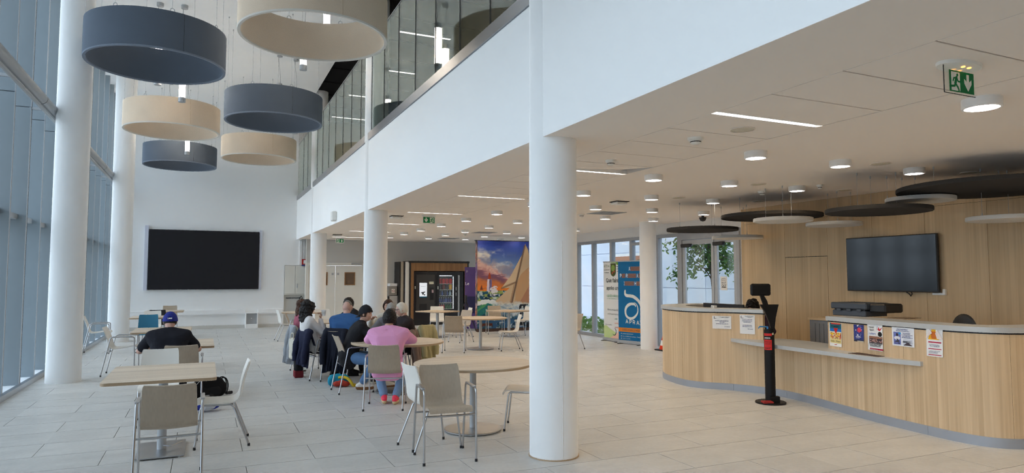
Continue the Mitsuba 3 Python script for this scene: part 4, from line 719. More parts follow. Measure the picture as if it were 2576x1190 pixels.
for word, u, v in (('A|SSOCIATION', .36, 1.80), ('P|OUR', .06, 1.62), ('R|ECHERCHE', .27, 1.62), ('A|NIMATION', .62, 1.62), ('I|NSERTION', .20, 1.42), ('H|ANDICAP', .55, 1.42)):
    a, b = word.split('|'); w = {'A|SSOCIATION': .42, 'P|OUR': .18, 'R|ECHERCHE': .33, 'A|NIMATION': .21, 'I|NSERTION': .33, 'H|ANDICAP': .28}[word]; wi = .055 if a != 'I' else .018
    obj('initial', f.text(a, u, v, .095, .004, True, width=wi), flat((235, 238, 240)), t, False); obj('word_block', f.box(u + wi + .008, u + w, v - .01, v + .10, .0032, .0040), flat((150, 104, 90)), t, False); obj('lettering', f.text(b, u + wi + .012, v, .08, .0042, width=w - wi - .016), flat((100, 92, 96)), t, False)
from shapely.geometry import LineString
def swirl(pts, rs):
    from shapely.ops import unary_union
    cs = CubicSpline(np.linspace(0, 1, len(pts)), np.array(pts)); tt = np.linspace(0, 1, 60); rr = np.interp(tt, np.linspace(0, 1, len(rs)), rs)
    return unary_union([Point(*cs(q)).buffer(r, 8) for q, r in zip(tt, rr)] + [LineString([cs(a), cs(b)]).buffer(min(ra, rb)) for a, b, ra, rb in zip(tt, tt[1:], rr, rr[1:])]).simplify(.002)
sw = swirl([(.235, 1.28), (.235, 1.20), (.30, 1.15), (.46, 1.14), (.62, 1.07), (.74, .94), (.79, .76), (.79, .6)], [.022, .034, .04, .042, .042, .036, .03, .02]).union(swirl([(.58, .88), (.50, .94), (.36, .92), (.255, .82), (.245, .68), (.32, .59), (.46, .57), (.60, .66), (.655, .79), (.62, .92), (.52, .97)], [.012, .03, .04, .034, .028, .03, .034, .026, .016, .012, .008]))
for g in getattr(sw, 'geoms', [sw]): obj('spiral_logo', f.poly(g, .005), flat((232, 232, 228)), t, False)
for q, u, v in (('A', .24, .46), ('P', .37, .45), ('R', .48, .45), ('A', .60, .44), ('I', .71, .44), ('H', .77, .43)): obj('lettering', f.text(q, u, v - .02, .10, .005, True), flat((230, 232, 230)), t, False)
obj('orange_bar', f.box(0, .85, .215, .32, .004, .0048), flat((222, 132, 48)), t, False); obj('lettering', f.text('ADHÉRER EN LIGNE SUR HELLOASSO', .13, .245, .045, .005, width=.66), flat((60, 62, 70)), t, False)
for q, v, w in (('apraih44@gmail.com', .155, .36), ('CHU - Hôpital Saint-Jacques - Nantes', .09, .6), ('07 81 27 31 90', .03, .26)): obj('lettering', f.text(q, .13, v, .026, .005, width=w), flat((225, 230, 235)), t, False); obj('icon', f.box(.08, .10, v - .003, v + .028, .004, .005), flat((225, 230, 235)), t, False)
co = thing('traffic_cone', 'orange and white traffic cone peeking out left of the desk', 'traffic cone'); obj('cone', lathe([(.13, .03), (.105, .12)], (9.85, 12.9, 0), 24), flat((215, 60, 30)), co); obj('white_band', lathe([(.105, .12), (.075, .24)], (9.85, 12.9, 0), 24), 'm_white', co); obj('tip', lathe([(.075, .24), (.02, .45), (0, .45)], (9.85, 12.9, 0), 24), flat((215, 60, 30)), co); obj('base', rbx(9.68, 10.02, 12.73, 13.07, 0, .03, .005), 'm_black', co)
# hand sanitiser stand
hs = thing('sanitiser_stand', 'black hand sanitiser stand on a round foot before the reception desk', 'sanitiser stand'); c = np.array([7.05, 6.93]); mat('hsblack', (.005, .005, .006), .45, spec=.25)
obj('foot', lathe([(0, 0), (.20, 0), (.20, .018), (.19, .024), (0, .024)], (*c, 0), 40), 'm_hsblack', hs); obj('column', cyl((*c, .02), (*c, .99), .068, 32), 'm_hsblack', hs)
ax = np.array([.909, -.416]); nv = np.array([-.71, -.70])   # sideways and towards the camera
f = Frame((*(c + [-.0, 0] - ax * .0), 0), (ax[0], ax[1], 0))
obj('pedal', f.put(rbx(-.16, -.02, .02, .045, .06, .17, .006)), flat((150, 40, 40)), hs); obj('foot_block', f.put(bx(-.03, .09, .02, .10, .02, .10)), 'm_hsblack', hs, False)
sec = [(.97, .055), (1.08, .055), (1.2, .075), (1.3, .105), (1.34, .11)]
Pf = Polygon([(.02, .99), (-.0, 1.08), (-.06, 1.24), (-.125, 1.335), (.13, 1.335), (.115, 1.28), (.085, 1.15), (.065, .99)]); obj('tray_back', f.put(ext(Pf, -.01, .03), 0), 'm_hsblack', hs, False)
obj('arm', f.put(ext(Polygon([(-.075, 1.33), (-.01, 1.33), (-.02, 1.38), (-.07, 1.47), (-.12, 1.47)]), -.01, .02)), 'm_hsblack', hs, False); cv = np.linspace(-.9, .9, 14)
obj('display', f.put(strip(np.c_[.18 * np.sin(cv) - .11, -.12 * np.cos(cv) + .1], np.c_[np.sin(cv), np.cos(cv) * 0 - 1], 0, .02, 0, .16).apply_transform(trimesh.transformations.rotation_matrix(-PI / 2, (1, 0, 0))).apply_translation((0, 1.46, 0)), .03) if 0 else f.put(rbx(-.245, .03, 1.455, 1.62, -.02, .03, .02)), 'm_hsblack', hs)
obj('pump', f.put(cat(cyl((-.02, .99, 0), (-.02, 1.035, 0), .012, 12), cyl((-.02, 1.03, 0), (-.14, 1.035, .03), .009, 10), cyl((-.14, 1.035, .03), (-.155, 1.01, .03), .007, 8))), flat((70, 140, 200)), hs); obj('bottle_neck', cyl((*c, .98), (*c, 1.0), .05, 24), 'm_hsblack', hs)
def wrap(z0, z1, a0, a1, r=.0695):
    g = np.linspace(a0, a1, 12); return grid(np.stack([np.stack([c[0] + r * np.cos(g), c[1] + r * np.sin(g), np.full(12, z)], -1) for z in (z0, z1)], 1))
aC = math.atan2(-c[1], -c[0])
obj('red_label', wrap(.72, .86, aC - 1.2, aC + .5), flat((196, 44, 44)), hs); obj('red_band', wrap(.91, .945, aC - 1.2, aC + .5), flat((196, 44, 44)), hs)
for v, q in ((.825, .6), (.80, .5), (.75, .6), (.735, .4)): obj('print_line', wrap(v, v + .006, aC - .9, aC + q - .3, .0702), flat((60, 14, 14)), hs)
for v in (.885, .872): obj('print_line', wrap(v, v + .006, aC - 1.0, aC + .2, .0702), flat((220, 220, 220)), hs)
obj('white_label', wrap(.925, .955, aC + .55, aC + 1.0, .0699), flat((210, 205, 180)), hs)
# ================================================================ chairs and tables
mat('shell_beige', proc(lambda p, n, uv: mi.Color3f(.41, .335, .255) * (.90 + .10 * noise(p.x * 90, p.y * 90, p.z * 14) + .10 * noise(p.x * 9, p.y * 9, p.z * 5))), .42, spec=.4)
mat('shell_white', (.76, .73, .675), .4, spec=.4); mat('shell_blue', (.02, .155, .26), .5); mat('shell_black', (.015, .015, .018), .55); mat('shell_edge', (.13, .10, .075), .6)
def chair_shell(top=.835):
    pr = np.array([(.238, .398), (.232, .424), (.205, .443), (.12, .447), (.02, .440), (-.09, .436), (-.155, .446), (-.195, .485), (-.212, .55), (-.230, .65), (-.258, .76), (-.283, top)])
    d = np.r_[0, np.cumsum(np.hypot(*np.diff(pr, axis=0).T))]; s = np.linspace(0, d[-1], 44)
    P = np.c_[CubicSpline(d, pr[:, 0])(s), CubicSpline(d, pr[:, 1])(s)]
    hw = np.interp(s, [0, .12, .40, .52, d[-1]], [.202, .212, .213, .210, .196]); hw[0] *= .97; hw[-1] *= .95; hw[-2] *= .985
    Tn = np.gradient(P, axis=0); Tn /= np.linalg.norm(Tn, axis=1, keepdims=True); Nn = np.c_[-Tn[:, 1], Tn[:, 0]]
    if Nn[10] @ [0, 1] < 0: Nn = -Nn
    t = np.linspace(-1, 1, 13); cur = np.interp(s, [0, .3, .45, .6, d[-1]], [0.0, .006, .014, .022, .018])
    Q = P[:, None] + Nn[:, None] * (cur[:, None] * t[None] ** 2)[..., None]
    top_ = np.stack([hw[:, None] * t[None], Q[..., 0], Q[..., 1]], -1); bot_ = top_.copy(); bot_[..., 1:] -= Nn[:, None] * .012
    n, m = top_.shape[:2]; a = grid(top_); b = grid(bot_); b.invert()
    ring = np.r_[np.arange(m), np.arange(1, n) * m + m - 1, (n - 1) * m + np.arange(m - 2, -1, -1), np.arange(n - 2, 0, -1) * m]
    F = []
    for i, j in zip(ring, np.roll(ring, -1)): F += [(i, j, j + n * m), (i, j + n * m, i + n * m)]
    M_ = trimesh.Trimesh(np.vstack([a.vertices, b.vertices]), np.vstack([a.faces, b.faces + n * m, np.array(F)]), process=False); M_.fix_normals(); return M_
R_ = .0105
def chair_parts(arms):
    out = []
    for sx in (-1, 1):
        if arms:
            x = .245 * sx
            L1 = bend([(x, .205, .018), (x, .19, .665), (x, 0, .672)], .035); L2 = bend([(x * 1.02, -.305, .018), (x, -.175, .67), (x, 0, .672)], .035)
            f1, f2 = (x, .205), (x * 1.02, -.305)
        else:
            x = .20 * sx
            L1 = bend([(x * 1.06, .215, .018), (x, .165, .428), (x, 0, .424)], .04); L2 = bend([(x * 1.12, -.285, .018), (x, -.125, .424), (x, 0, .424)], .04)
            f1, f2 = (x * 1.06, .215), (x * 1.12, -.285)
        for L, ft in ((L1, f1), (L2, f2)):
            out.append(('leg', ply(tube(L, R_, 10), 'm_chrome', True), ('foot_cap', ply(cyl((*ft, 0), (*ft, .026), R_ + .002, 10), 'm_rubber', 30))))
        if arms: out.append(('armrest', ply(rbx(x - .018, x + .018, -.14, .15, .673, .686, .005), 'm_steel', 30), None))
    if arms:
        for y, z in ((.192, .43), (-.215, .40)): out.append(('crossbar', ply(tube(bend([(-.245, y, z + .004), (-.12, y + (.0), z), (.12, y, z), (.245, y, z + .004)], .03), .0095, 8), 'm_chrome', True), None))
    else:
        for y in (.13, -.12): out.append(('crossbar', ply(cyl((-.20, y, .423), (.20, y, .423), .009, 8), 'm_chrome', True), None))
    return out
CH = {k: chair_parts(k) for k in (True, False)}; SHM = chair_shell(); SHA = SHM.copy(); SHA.apply_transform(trimesh.transformations.rotation_matrix(math.radians(7), (1, 0, 0), (0, .1, .43))); SHA.apply_translation((0, 0, .05)); SHT = {c_: ply(SHA, 'm_shell_' + c_, 35) for c_ in ('beige', 'white')}; SHP = {c_: ply(SHM, 'm_shell_' + c_, 35) for c_ in ('beige', 'white', 'blue', 'black')}
def chair(x, y, fx, fy, color, arms, label, group=None, shell=None):
    t = thing('armchair' if arms else 'chair', label, 'chair', group)
    tw = T().translate([x, y, 0]).rotate([0, 0, 1], math.degrees(math.atan2(fy, fx)) - 90)
    obj('seat_shell', (SHT if arms else SHP)[color], None, t, tw=tw)
    for name, d, sub in CH[arms]:
        k = obj(name, d, None, t, tw=tw)
        if sub: obj(sub[0], sub[1], None, k, tw=tw)
    return t
def table_round(x, y, r, label, rb=.32):
    t = thing('round_table', label, 'table')
    obj('tabletop', lathe([(0, .752), (r - .004, .752), (r, .748), (r, .726), (r - .004, .722), (0, .722)][::-1], (x, y, 0), 72), 'm_table', t, 40)
    obj('edge_band', lathe([(r + .001, .7245), (r + .001, .7465)], (x, y, 0), 72), 'm_tedge', t)
    obj('pedestal', cyl((x, y, .02), (x, y, .722), .036, 28), 'm_alu', t); obj('mount', cyl((x, y, .70), (x, y, .722), .14, 24), 'm_black', t)
    obj('base_plate', lathe([(0, .012), (rb, .012), (rb, .022), (rb - .01, .027), (.04, .034), (0, .034)], (x, y, 0), 64), 'm_steel', t, 40)
    for k in range(5): obj('glide', cyl((x + (rb - .05) * math.cos(k * 1.2566 + .5), y + (rb - .05) * math.sin(k * 1.2566 + .5), 0), (x + (rb - .05) * math.cos(k * 1.2566 + .5), y + (rb - .05) * math.sin(k * 1.2566 + .5), .014), .018, 12), 'm_plastic', t)
    return t
def table_rect(x, y, w, d, rot, label, bw=.42, bd=.66, off=(0, 0)):
    t = thing('square_table', label, 'table'); tw = T().translate([x, y, 0]).rotate([0, 0, 1], rot)
    p = sbox(-w / 2 + .05, -d / 2 + .05, w / 2 - .05, d / 2 - .05).buffer(.05, quad_segs=6)
    obj('tabletop', ext(p, .722, .752), 'm_table', t, 30, tw=tw); obj('edge_band', ext(p.buffer(.001).difference(p.buffer(-.002)), .7245, .7495), 'm_tedge', t, 30, tw=tw)
    ox, oy = off
    obj('pedestal', cyl((ox, oy, .02), (ox, oy, .722), .042, 28), 'm_alu', t, tw=tw); obj('mount', bx(ox - .18, ox + .18, oy - .18, oy + .18, .70, .722), 'm_black', t, False, tw)
    obj('base_plate', rbx(ox - bw / 2, ox + bw / 2, oy - bd / 2, oy + bd / 2, .012, .026, .004), 'm_steel', t, tw=tw)
    for a in (-1, 1):
        for b in (-1, 1): obj('glide', cyl((ox + a * (bw / 2 - .04), oy + b * (bd / 2 - .04), 0), (ox + a * (bw / 2 - .04), oy + b * (bd / 2 - .04), .013), .018, 12), 'm_plastic', t, tw=tw)
    return t
# --- tables
table_round(2.77, 7.10, .665, 'round pale wood table left of the nearest column')
table_round(2.66, 9.93, .685, 'round pale wood table with the group around it')
table_round(6.04, 15.0, .63, 'round pale wood table in front of the seascape panel, nearer one')
T4 = table_rect(8.08, 17.85, .98, .98, 24, 'square pale table close to the seascape panel, turned corner first', .45, .45)
table_rect(6.10, 18.45, .86, .98, 30, 'square pale table in front of the vending machines', .45, .45)
t6 = table_rect(-.355, 7.70, .965, 1.28, 0, 'square pale wood table in the left foreground', .42, .68, (.01, -.18))
tag(obj('table_lever', tube(bend([(-.33, 7.46, .07), (-.26, 7.44, .06), (-.16, 7.55, .075)], .02), [.006] * 7 if 0 else .006, 8), 'm_steel'), 'bent metal lever above the foot plate of the left foreground table', 'lever')
table_rect(-.33, 10.95, .95, 1.25, 0, 'square pale table at which the man in the blue cap sits')
table_rect(-.68, 13.95, .95, 1.25, 0, 'pale table between the man in the blue cap and the blue chair')
table_rect(-1.12, 18.62, .97, 1.0, 0, 'pale table behind the blue chair, beside the glass front', .45, .45)
table_rect(-1.02, 21.75, .97, 1.0, 0, 'farthest pale table below the video wall', .45, .45)
table_round(2.55, 19.55, .6, 'far table by the cream wall cupboard, partly hidden by the seated women')
table_round(2.42, 15.2, .6, 'round table at which the person in black reaches out')
# --- chairs
chair(-.235, 6.45, .0, 1, 'beige', True, 'beige armchair seen from behind in the left foreground')
chair(-.46, 8.98, .02, -1, 'white', False, 'white chair on the far side of the left foreground table')
chair(.17, 7.63, -1, .03, 'white', False, 'white armless chair seen from the side, right of the left foreground table')
chair(-.25, 9.93, 0, 1, 'beige', True, 'beige armchair of the man in the blue cap')
chair(-1.27, 13.75, 1, -.06, 'white', True, 'white armchair seen from the side beside the nearer glass-front column')
chair(-2.14, 17.8, 1, .05, 'white', True, 'white armchair close to the glass front, between the two columns')
chair(-1.17, 17.68, .03, -1, 'blue', False, 'chair with a blue back')
chair(-1.22, 19.72, 0, -1, 'white', False, 'white chair behind the blue chair')
chair(-1.14, 20.75, 0, 1, 'black', False, 'chair with a black back below the video wall')
chair(-.96, 23.2, 0, -1, 'beige', False, 'beige chair nearest the video wall')
chair(2.08, 19.3, 1, .1, 'white', False, 'white chair seen from the side by the cream wall cupboard')
chair(2.12, 17.2, 1, -.15, 'beige', True, 'beige chair behind the woman in white, back towards the left')
chair(3.0, 18.9, .05, -1, 'white', False, 'white chair in front of the cream double doors')
chair(2.22, 8.86, .35, .93, 'beige', True, 'beige armchair of the man in pink')
chair(2.11, 10.28, .93, .05, 'beige', True, 'beige armchair of the man in the black cap')
chair(1.88, 11.85, .98, .15, 'white', True, 'chair of the woman in white, under a navy coat')
chair(1.80, 12.78, 1, .1, 'beige', True, 'chair with a grey cardigan and a canvas bag, behind the woman in white')
chair(2.16, 11.42, .72, .68, 'beige', True, 'chair of the man in the blue shirt, under a dark navy coat')
chair(2.88, 11.05, -.92, .35, 'beige', True, 'chair of the white-haired man, under a brown coat')
chair(3.50, 12.04, -.6, .8, 'white', False, 'chair with a khaki coat at the right of the group')
chair(2.11, 6.12, -.1, -1, 'beige', True, 'beige armchair facing the camera beside the round table')
CH_LAST = chair(2.14, 6.60, 1, .10, 'white', False, 'pale chair just behind the beige armchair that faces the camera')
chair(3.36, 6.98, -.87, .5, 'white', False, 'white chair partly hidden behind the nearest column')
chair(5.28, 14.72, .42, .9, 'beige', True, 'beige armchair seen from behind at the nearer far round table')
chair(6.56, 14.48, -.96, .27, 'white', False, 'white chair at the right of the nearer far round table')
chair(6.35, 19.25, -.3, -.95, 'white', False, 'white chair facing the camera in front of the drinks machine')
chair(6.80, 18.35, -1, .1, 'white', False, 'white chair seen from the side at the table before the vending machines')
chair(6.2, 16.85, -.9, -.4, 'beige', False, 'beige chair half hidden behind the beige armchair at the far round table')
chair(8.1, 18.9, -.25, -.97, 'beige', True, 'grey beige armchair with its back to the seascape panel')
chair(8.75, 18.2, -.9, -.4, 'white', False, 'white chair at the right of the table by the seascape panel, by the column edge')
chair(8.0, 14.15, -.95, -.1, 'beige', False, 'beige chair standing alone right of the nearest column')
# ================================================================ people
_S = trimesh.creation.icosphere(subdivisions=2).vertices; _s = trimesh.creation.icosphere(subdivisions=1).vertices
def hull(*sph):
    return m3.Manifold.hull_points(np.vstack([(_S if np.max(r) > .03 else _s) * (r if np.ndim(r) == 0 else np.array(r)) + np.array(c, float) for c, r in sph]).astype(np.float32))
def chain(pts, rs): return [hull((a, ra), (b, rb)) for a, b, ra, rb in zip(pts, pts[1:], rs, rs[1:])]
def union(ms): return m3.Manifold.batch_boolean(ms, m3.OpType.Add)
def totri(m): k = m.to_mesh(); return trimesh.Trimesh(k.vert_properties[:, :3], k.tri_verts, process=False)
def tomani(t): return m3.Manifold(m3.Mesh(np.asarray(t.vertices, np.float32), np.asarray(t.faces, np.uint32)))
def smooth(m, edge=.02, it=12):
    t = totri(m.refine_to_length(edge)); trimesh.smoothing.filter_taubin(t, .5, .53, it); return t
def ik(a, t, l1, l2, hint):
    a, t, hint = np.array(a, float), np.array(t, float), np.array(hint, float); d = t - a; L = np.linalg.norm(d); u = d / L; L = min(L, (l1 + l2) * .995)
    x = (l1 * l1 - l2 * l2 + L * L) / (2 * L); hgt = math.sqrt(max(l1 * l1 - x * x, 1e-6)); h = hint - u * (hint @ u); h /= np.linalg.norm(h) + 1e-9
    return a + u * x + h * hgt, a + u * L
def unit(v): v = np.asarray(v, float); return v / (np.linalg.norm(v) + 1e-9)
def hand(w, d, n, side, curl=.35):
    """Palm, four unequal bent fingers and a thumb leaving the side of the palm. d: along the fingers, n: out of the palm, side: +1 if the thumb lies at d x n."""
    d = unit(d); n = unit(n - d * (n @ d)) if abs(unit(n) @ d) < .99 else unit(np.cross(d, [.3, .5, .8])); s = np.cross(d, n) * side; w = np.asarray(w, float)
    ms = [hull((w + s * .018, .016), (w - s * .018, .016), (w + d * .085 + s * .032, .012), (w + d * .08 - s * .034, .011))]
    for k, (o, L, r) in enumerate(((.031, .070, .0088), (.010, .078, .009), (-.011, .072, .0088), (-.031, .056, .008))):
        b = w + d * .08 + s * o; c = curl * (1 + .12 * k); p = [b]
        for q, f in enumerate((.45, .32, .25)):
            a = c * (q + .6); p.append(p[-1] + (d * math.cos(a) + n * math.sin(a)) * L * f)
        ms += chain(p, [r, r, r * .93, r * .8])
    b = w + d * .025 + s * .022; t1 = b + unit(d * .6 + s * .75 + n * .25) * .045; t2 = t1 + unit(d * .9 + s * .15 + n * .4) * .034
    return ms + chain([b, t1, t2], [.013, .0105, .0085])
HB = trimesh.creation.icosphere(subdivisions=5)
def headshape(grow=0.0, female=False):
    v = HB.vertices.copy(); x, y, z = v.T
    jaw = ss(.1, -.85, z)
    X = x * .076 * (1 - .30 * jaw * (.5 + .5 * np.clip(y, -1, 1))); Y = y * .097; Z = z * .118
    Y = Y + .010 * ss(.0, -.9, z) * (y > 0) * y; Y = np.where(y < 0, Y * (1 - .28 * ss(-.1, -.9, z)), Y)
    fr = ss(.1, .6, y); g = lambda cx, cz, sx, sz: np.exp(-((X - cx) / sx) ** 2 - ((Z - cz) / sz) ** 2) * fr
    nose = g(0, -.022, .012, .016) * .017 + g(0, .0, .009, .020) * .010 + g(.011, -.028, .008, .008) * .006 + g(-.011, -.028, .008, .008) * .006
    Y = Y + nose - (g(.031, .006, .016, .011) + g(-.031, .006, .016, .011)) * .009 + (g(.03, .026, .022, .008) + g(-.03, .026, .022, .008)) * (.002 if female else .005)
    Y = Y + g(0, -.057, .022, .006) * .006 + g(0, -.066, .018, .006) * .005 - g(0, -.0615, .02, .0028) * .004 + g(0, -.098, .022, .014) * .008
    r = np.c_[X, Y, Z]; n = unit_rows(r); return trimesh.Trimesh(r + n * grow, HB.faces, process=False)
def unit_rows(a): return a / (np.linalg.norm(a, axis=1, keepdims=True) + 1e-9)
def rot(yaw=0, pitch=0, roll=0):
    cy, sy, cp, sp_, cr, sr = math.cos(yaw), math.sin(yaw), math.cos(pitch), math.sin(pitch), math.cos(roll), math.sin(roll)
    Rz = np.array([[cy, -sy, 0], [sy, cy, 0], [0, 0, 1]]); Rx = np.array([[1, 0, 0], [0, cp, -sp_], [0, sp_, cp]]); Ry = np.array([[cr, 0, sr], [0, 1, 0], [-sr, 0, cr]]); return Rz @ Rx @ Ry
def fold(t, amp, sc, seed, keep=None):
    n = t.vertex_normals; t.vertices = t.vertices + n * ((meshkit.fbm(t.vertices * sc, 3, seed) - .5) * 2 * amp)[:, None]; return t
SKIN = {'fair': (.56, .335, .245), 'tan': (.50, .285, .20), 'pink': (.60, .36, .285)}
for k_, c_ in SKIN.items(): mat('skin_' + k_, c_, .5, spec=.35)
mat('eye', (.75, .73, .70), .15); mat('iris', (.03, .02, .015), .15); mat('lip', (.45, .19, .16), .5)
def cloth(name, rgb): return flat(rgb, .85)
def person(label, x, y, fx, fy, shirt, trousers, shoes, skin='fair', lean=12, s=1.0, hy=0, hp=0, hr=0, handL=None, handR=None, hintL=(-1, -.4, -.6), hintR=(1, -.4, -.6), footL=(-.14, .50, .07), footR=(.14, .50, .07),
           palmL=(0, 0, -1), palmR=(0, 0, -1), fdL=None, fdR=None, curlL=.35, curlR=.35, sleeve='long', hair=None, face=False, female=False, twist=0, seat=.45, hem=0.0, wide=1.0, knee_spread=.05, extra=None, legs=True):
    """A seated figure: hips on the seat, lean and twist of the trunk, hands and feet brought to their targets (local: +Y ahead, +X right, metres, seat height kept)."""
    t = thing('person', label, 'person'); tw = T().translate([x, y, 0]).rotate([0, 0, 1], math.degrees(math.atan2(fy, fx)) - 90).scale(s)
    z0 = (seat / s) + .09; H = np.array([0, -.06, z0]); le = math.radians(lean); u = np.array([0, math.sin(le), math.cos(le)]); ct, st = math.cos(math.radians(twist)), math.sin(math.radians(twist)); R = np.array([ct, st, 0]); Fw = np.cross(u, R) * -1
    wst, cst = H + u * .18, H + u * .35; nb = H + u * .505; sho = H + u * .45
    SL, SR = sho - R * .175 * wide, sho + R * .175 * wide; u2 = unit(u + np.array([0, .25, .6]) * (.5 if lean > 20 else .2)); nt = nb + u2 * .07
    HR = rot(math.radians(hy), math.radians(hp), math.radians(hr)); hc = nt + HR @ np.array([0, .028, .095])
    hL = np.array(handL if handL is not None else (-.12, .32, .60)); hR = np.array(handR if handR is not None else (.12, .32, .60))
    eL, wL = ik(SL, hL, .285, .255, hintL); eR, wR = ik(SR, hR, .285, .255, hintR)
    def torso(g, low=True):
        a = [((-.085, H[1], z0), (.105 + g, .11 + g, .10 + g)), ((.085, H[1], z0), (.105 + g, .11 + g, .10 + g))]
        w = [(wst - R * .065 * wide, .098 + g), (wst + R * .065 * wide, .098 + g)]; c = [(cst - R * .085 * wide, .108 + g), (cst + R * .085 * wide, .108 + g)]
        h_ = [(SL, .062 + g), (SR, .062 + g), (nb, .058 + g)]
        return [hull(*a, *w), hull(*w, *c), hull(*c, *h_)]
    body = torso(-.004) + chain([nb, nt + u2 * .03], [.058, .054]) + [hull((nb, .062), (SL * .5 + nb * .5, .045)), hull((nb, .062), (SR * .5 + nb * .5, .045))]
    for S_, e, w in ((SL, eL, wL), (SR, eR, wR)): body += chain([S_, e, w], [.052, .041, .028])
    feet = [np.array(footL) * [1, 1, 1], np.array(footR)]; hips = [np.array([-.09, H[1] + .02, z0 - .02]), np.array([.09, H[1] + .02, z0 - .02])]; kn = []
    for hp_, ft, sg in zip(hips, feet, (-1, 1)):
        k, f_ = ik(hp_, ft + [0, 0, .02], .44, .43, (sg * knee_spread * 6, .6, 1)); kn.append((k, f_)); body += chain([hp_, k, f_], [.078, .056, .038])
    bm = smooth(union(body), .022, 10)
    hd = headshape(0, female); hd.vertices = hd.vertices @ HR.T + hc; parts = [tomani(bm), tomani(hd)]
    for sg in (-1, 1):
        e = trimesh.creation.icosphere(subdivisions=2); e.vertices = e.vertices * [.010, .017, .030] + [sg * .077, -.006, -.004]; e.vertices = e.vertices @ rot(sg * .3).T; e.vertices = e.vertices @ HR.T + hc; parts.append(tomani(e))
    for w, e, pl, fd, sd, cu in ((wL, eL, palmL, fdL, 1, curlL), (wR, eR, palmR, fdR, -1, curlR)):
        d = unit(w - e) if fd is None else unit(fd); parts += hand(w, d, np.array(pl, float), sd, cu)
    obj('body', totri(union(parts)), 'm_skin_' + skin, t, 60, tw=tw)
    # clothes
    g = .018; sh_ = torso(g) + ([hull((nb, .070), (nb + u2 * .018, .064))])
    for S_, e, w in ((SL, eL, wL), (SR, eR, wR)):
        if sleeve == 'long': sh_ += chain([S_, e, e * .06 + w * .94], [.070, .056, .041])
        else: m_ = S_ * .25 + e * .75; sh_ += chain([S_, m_], [.071, .064])
    if hem: sh_ += [hull(((-.09, H[1] + .01, z0 - .03 - hem), .118), ((.09, H[1] + .01, z0 - .03 - hem), .118), ((-.085, H[1], z0), .122), ((.085, H[1], z0), .122))]
    sm = fold(smooth(union(sh_), .017, 8), .007, 13, 3); obj('shirt', sm, shirt, t, 60, tw=tw)
    if legs:
        tr_ = [hull(((-.09, H[1], z0 - .012), .112), ((.09, H[1], z0 - .012), .112))]
        for hp_, (k, f_) in zip(hips, kn): tr_ += chain([hp_, k, f_ * .88 + k * .12], [.098, .073, .055])
        obj('trousers', fold(smooth(union(tr_), .02, 6), .006, 14, 9), trousers, t, 60, tw=tw)
        for (k, f_), sg in zip(kn, (-1, 1)):
            low = unit(f_ - k); fw_ = unit(np.array([sg * .12, 1, 0])); toe = f_ + fw_ * .145 - [0, 0, .05]; heel = f_ - fw_ * .055 - [0, 0, .045]
            if extra and 'toes' in extra: toe = f_ + np.array(extra['toes'][0 if sg < 0 else 1])
            up = unit(np.cross(np.cross(toe - heel, [0, 0, 1.0]), toe - heel))
            ms = hull((heel + up * .02, .033), (f_ + low * .0 + up * .0, .04), (toe + up * .012, .03), (toe * .6 + heel * .4 + up * .022, .040)); sl = hull((heel - up * .012, .031), (toe - up * .010, .033), (toe * .55 + heel * .45 - up * .012, .037))
            k_ = obj('shoe', smooth(ms, .014, 6), shoes[0], t, 60, tw=tw); obj('sole', smooth(sl, .014, 4), shoes[1], k_, 60, tw=tw)
    def HV(m_): m_ = m_.copy(); m_.vertices = m_.vertices @ HR.T + hc; return m_
    if hair: hair(t, HV, tw)
    if face:
        for sg in (-1, 1):
            e = trimesh.creation.icosphere(subdivisions=2, radius=.0105).apply_translation((sg * .031, .0765, .006)); k_ = obj('eye', HV(e), 'm_eye', t, 60, tw=tw); obj('iris', HV(trimesh.creation.icosphere(subdivisions=2, radius=.0062).apply_translation((sg * .031, .0822, .006))), 'm_iris', k_, 60, tw=tw)
            obj('eyebrow', HV(tube([(sg * .014, .097, .022), (sg * .03, .096, .029), (sg * .05, .082, .024)], [.003, .0038, .002], 6)), face, t, tw=tw)
        obj('mouth', HV(tube([(-.022, .093, -.060), (0, .104, -.0595), (.022, .093, -.060)], [.002, .0042, .002], 6)), 'm_lip', t, tw=tw)
    return t, HV, tw
# --- hair and headgear: solids around the head shape
def hairmesh(grow, cut, extra=(), amp=.006, sc=40, seed=1, cut2=None):
    m_ = headshape(0); n = unit_rows(m_.vertices * [1, 1, .9]); m_.vertices = m_.vertices * 1.0 + n * grow; k = tomani(m_)
    for c, r in extra: k = k + hull((c, r))
    for c, r in cut: k = k - hull((c, r))
    m_ = totri(k.refine_to_length(.009)); return fold(m_, amp, sc, seed)
FACE = ((0, .125, -.048), (.088, .093, .118)); FACE_M = ((0, .125, -.040), (.098, .098, .125))
def short_hair(color, grow=.016, low=-.03, amp=.005, sc=60, seed=1, man=False):
    def f(t, HV, tw): obj('hair', HV(hairmesh(grow, [FACE_M if man else FACE, ((0, .02, low - .15), (.2, .2, .15)), ], amp=amp, sc=sc, seed=seed)), color, t, 60, tw=tw)
    return f
def long_hair(color, drop=.17, amp=.016, sc=26, seed=2, bang=False, big=0.0):
    def f(t, HV, tw):
        ex = [((sg * .062, -.03, -.07 - drop * q), (.05 + big, .062 + big, .07 + big)) for sg in (-1, 1) for q in (0, .5, .9)] + [((0, -.075, -.05 - drop * q), (.085 + big, .05 + big, .08 + big)) for q in (0, .5, .9)] + [((0, -.02, .05), (.094 + big, .108, .09 + big * .6))]
        obj('hair', HV(hairmesh(.022, [((0, .125, -.06 - (.01 if bang else 0)), (.074, .09, .11)), ((0, .09, -.26), (.09, .1, .14))], ex, amp, sc, seed)), color, t, 60, tw=tw)
    return f
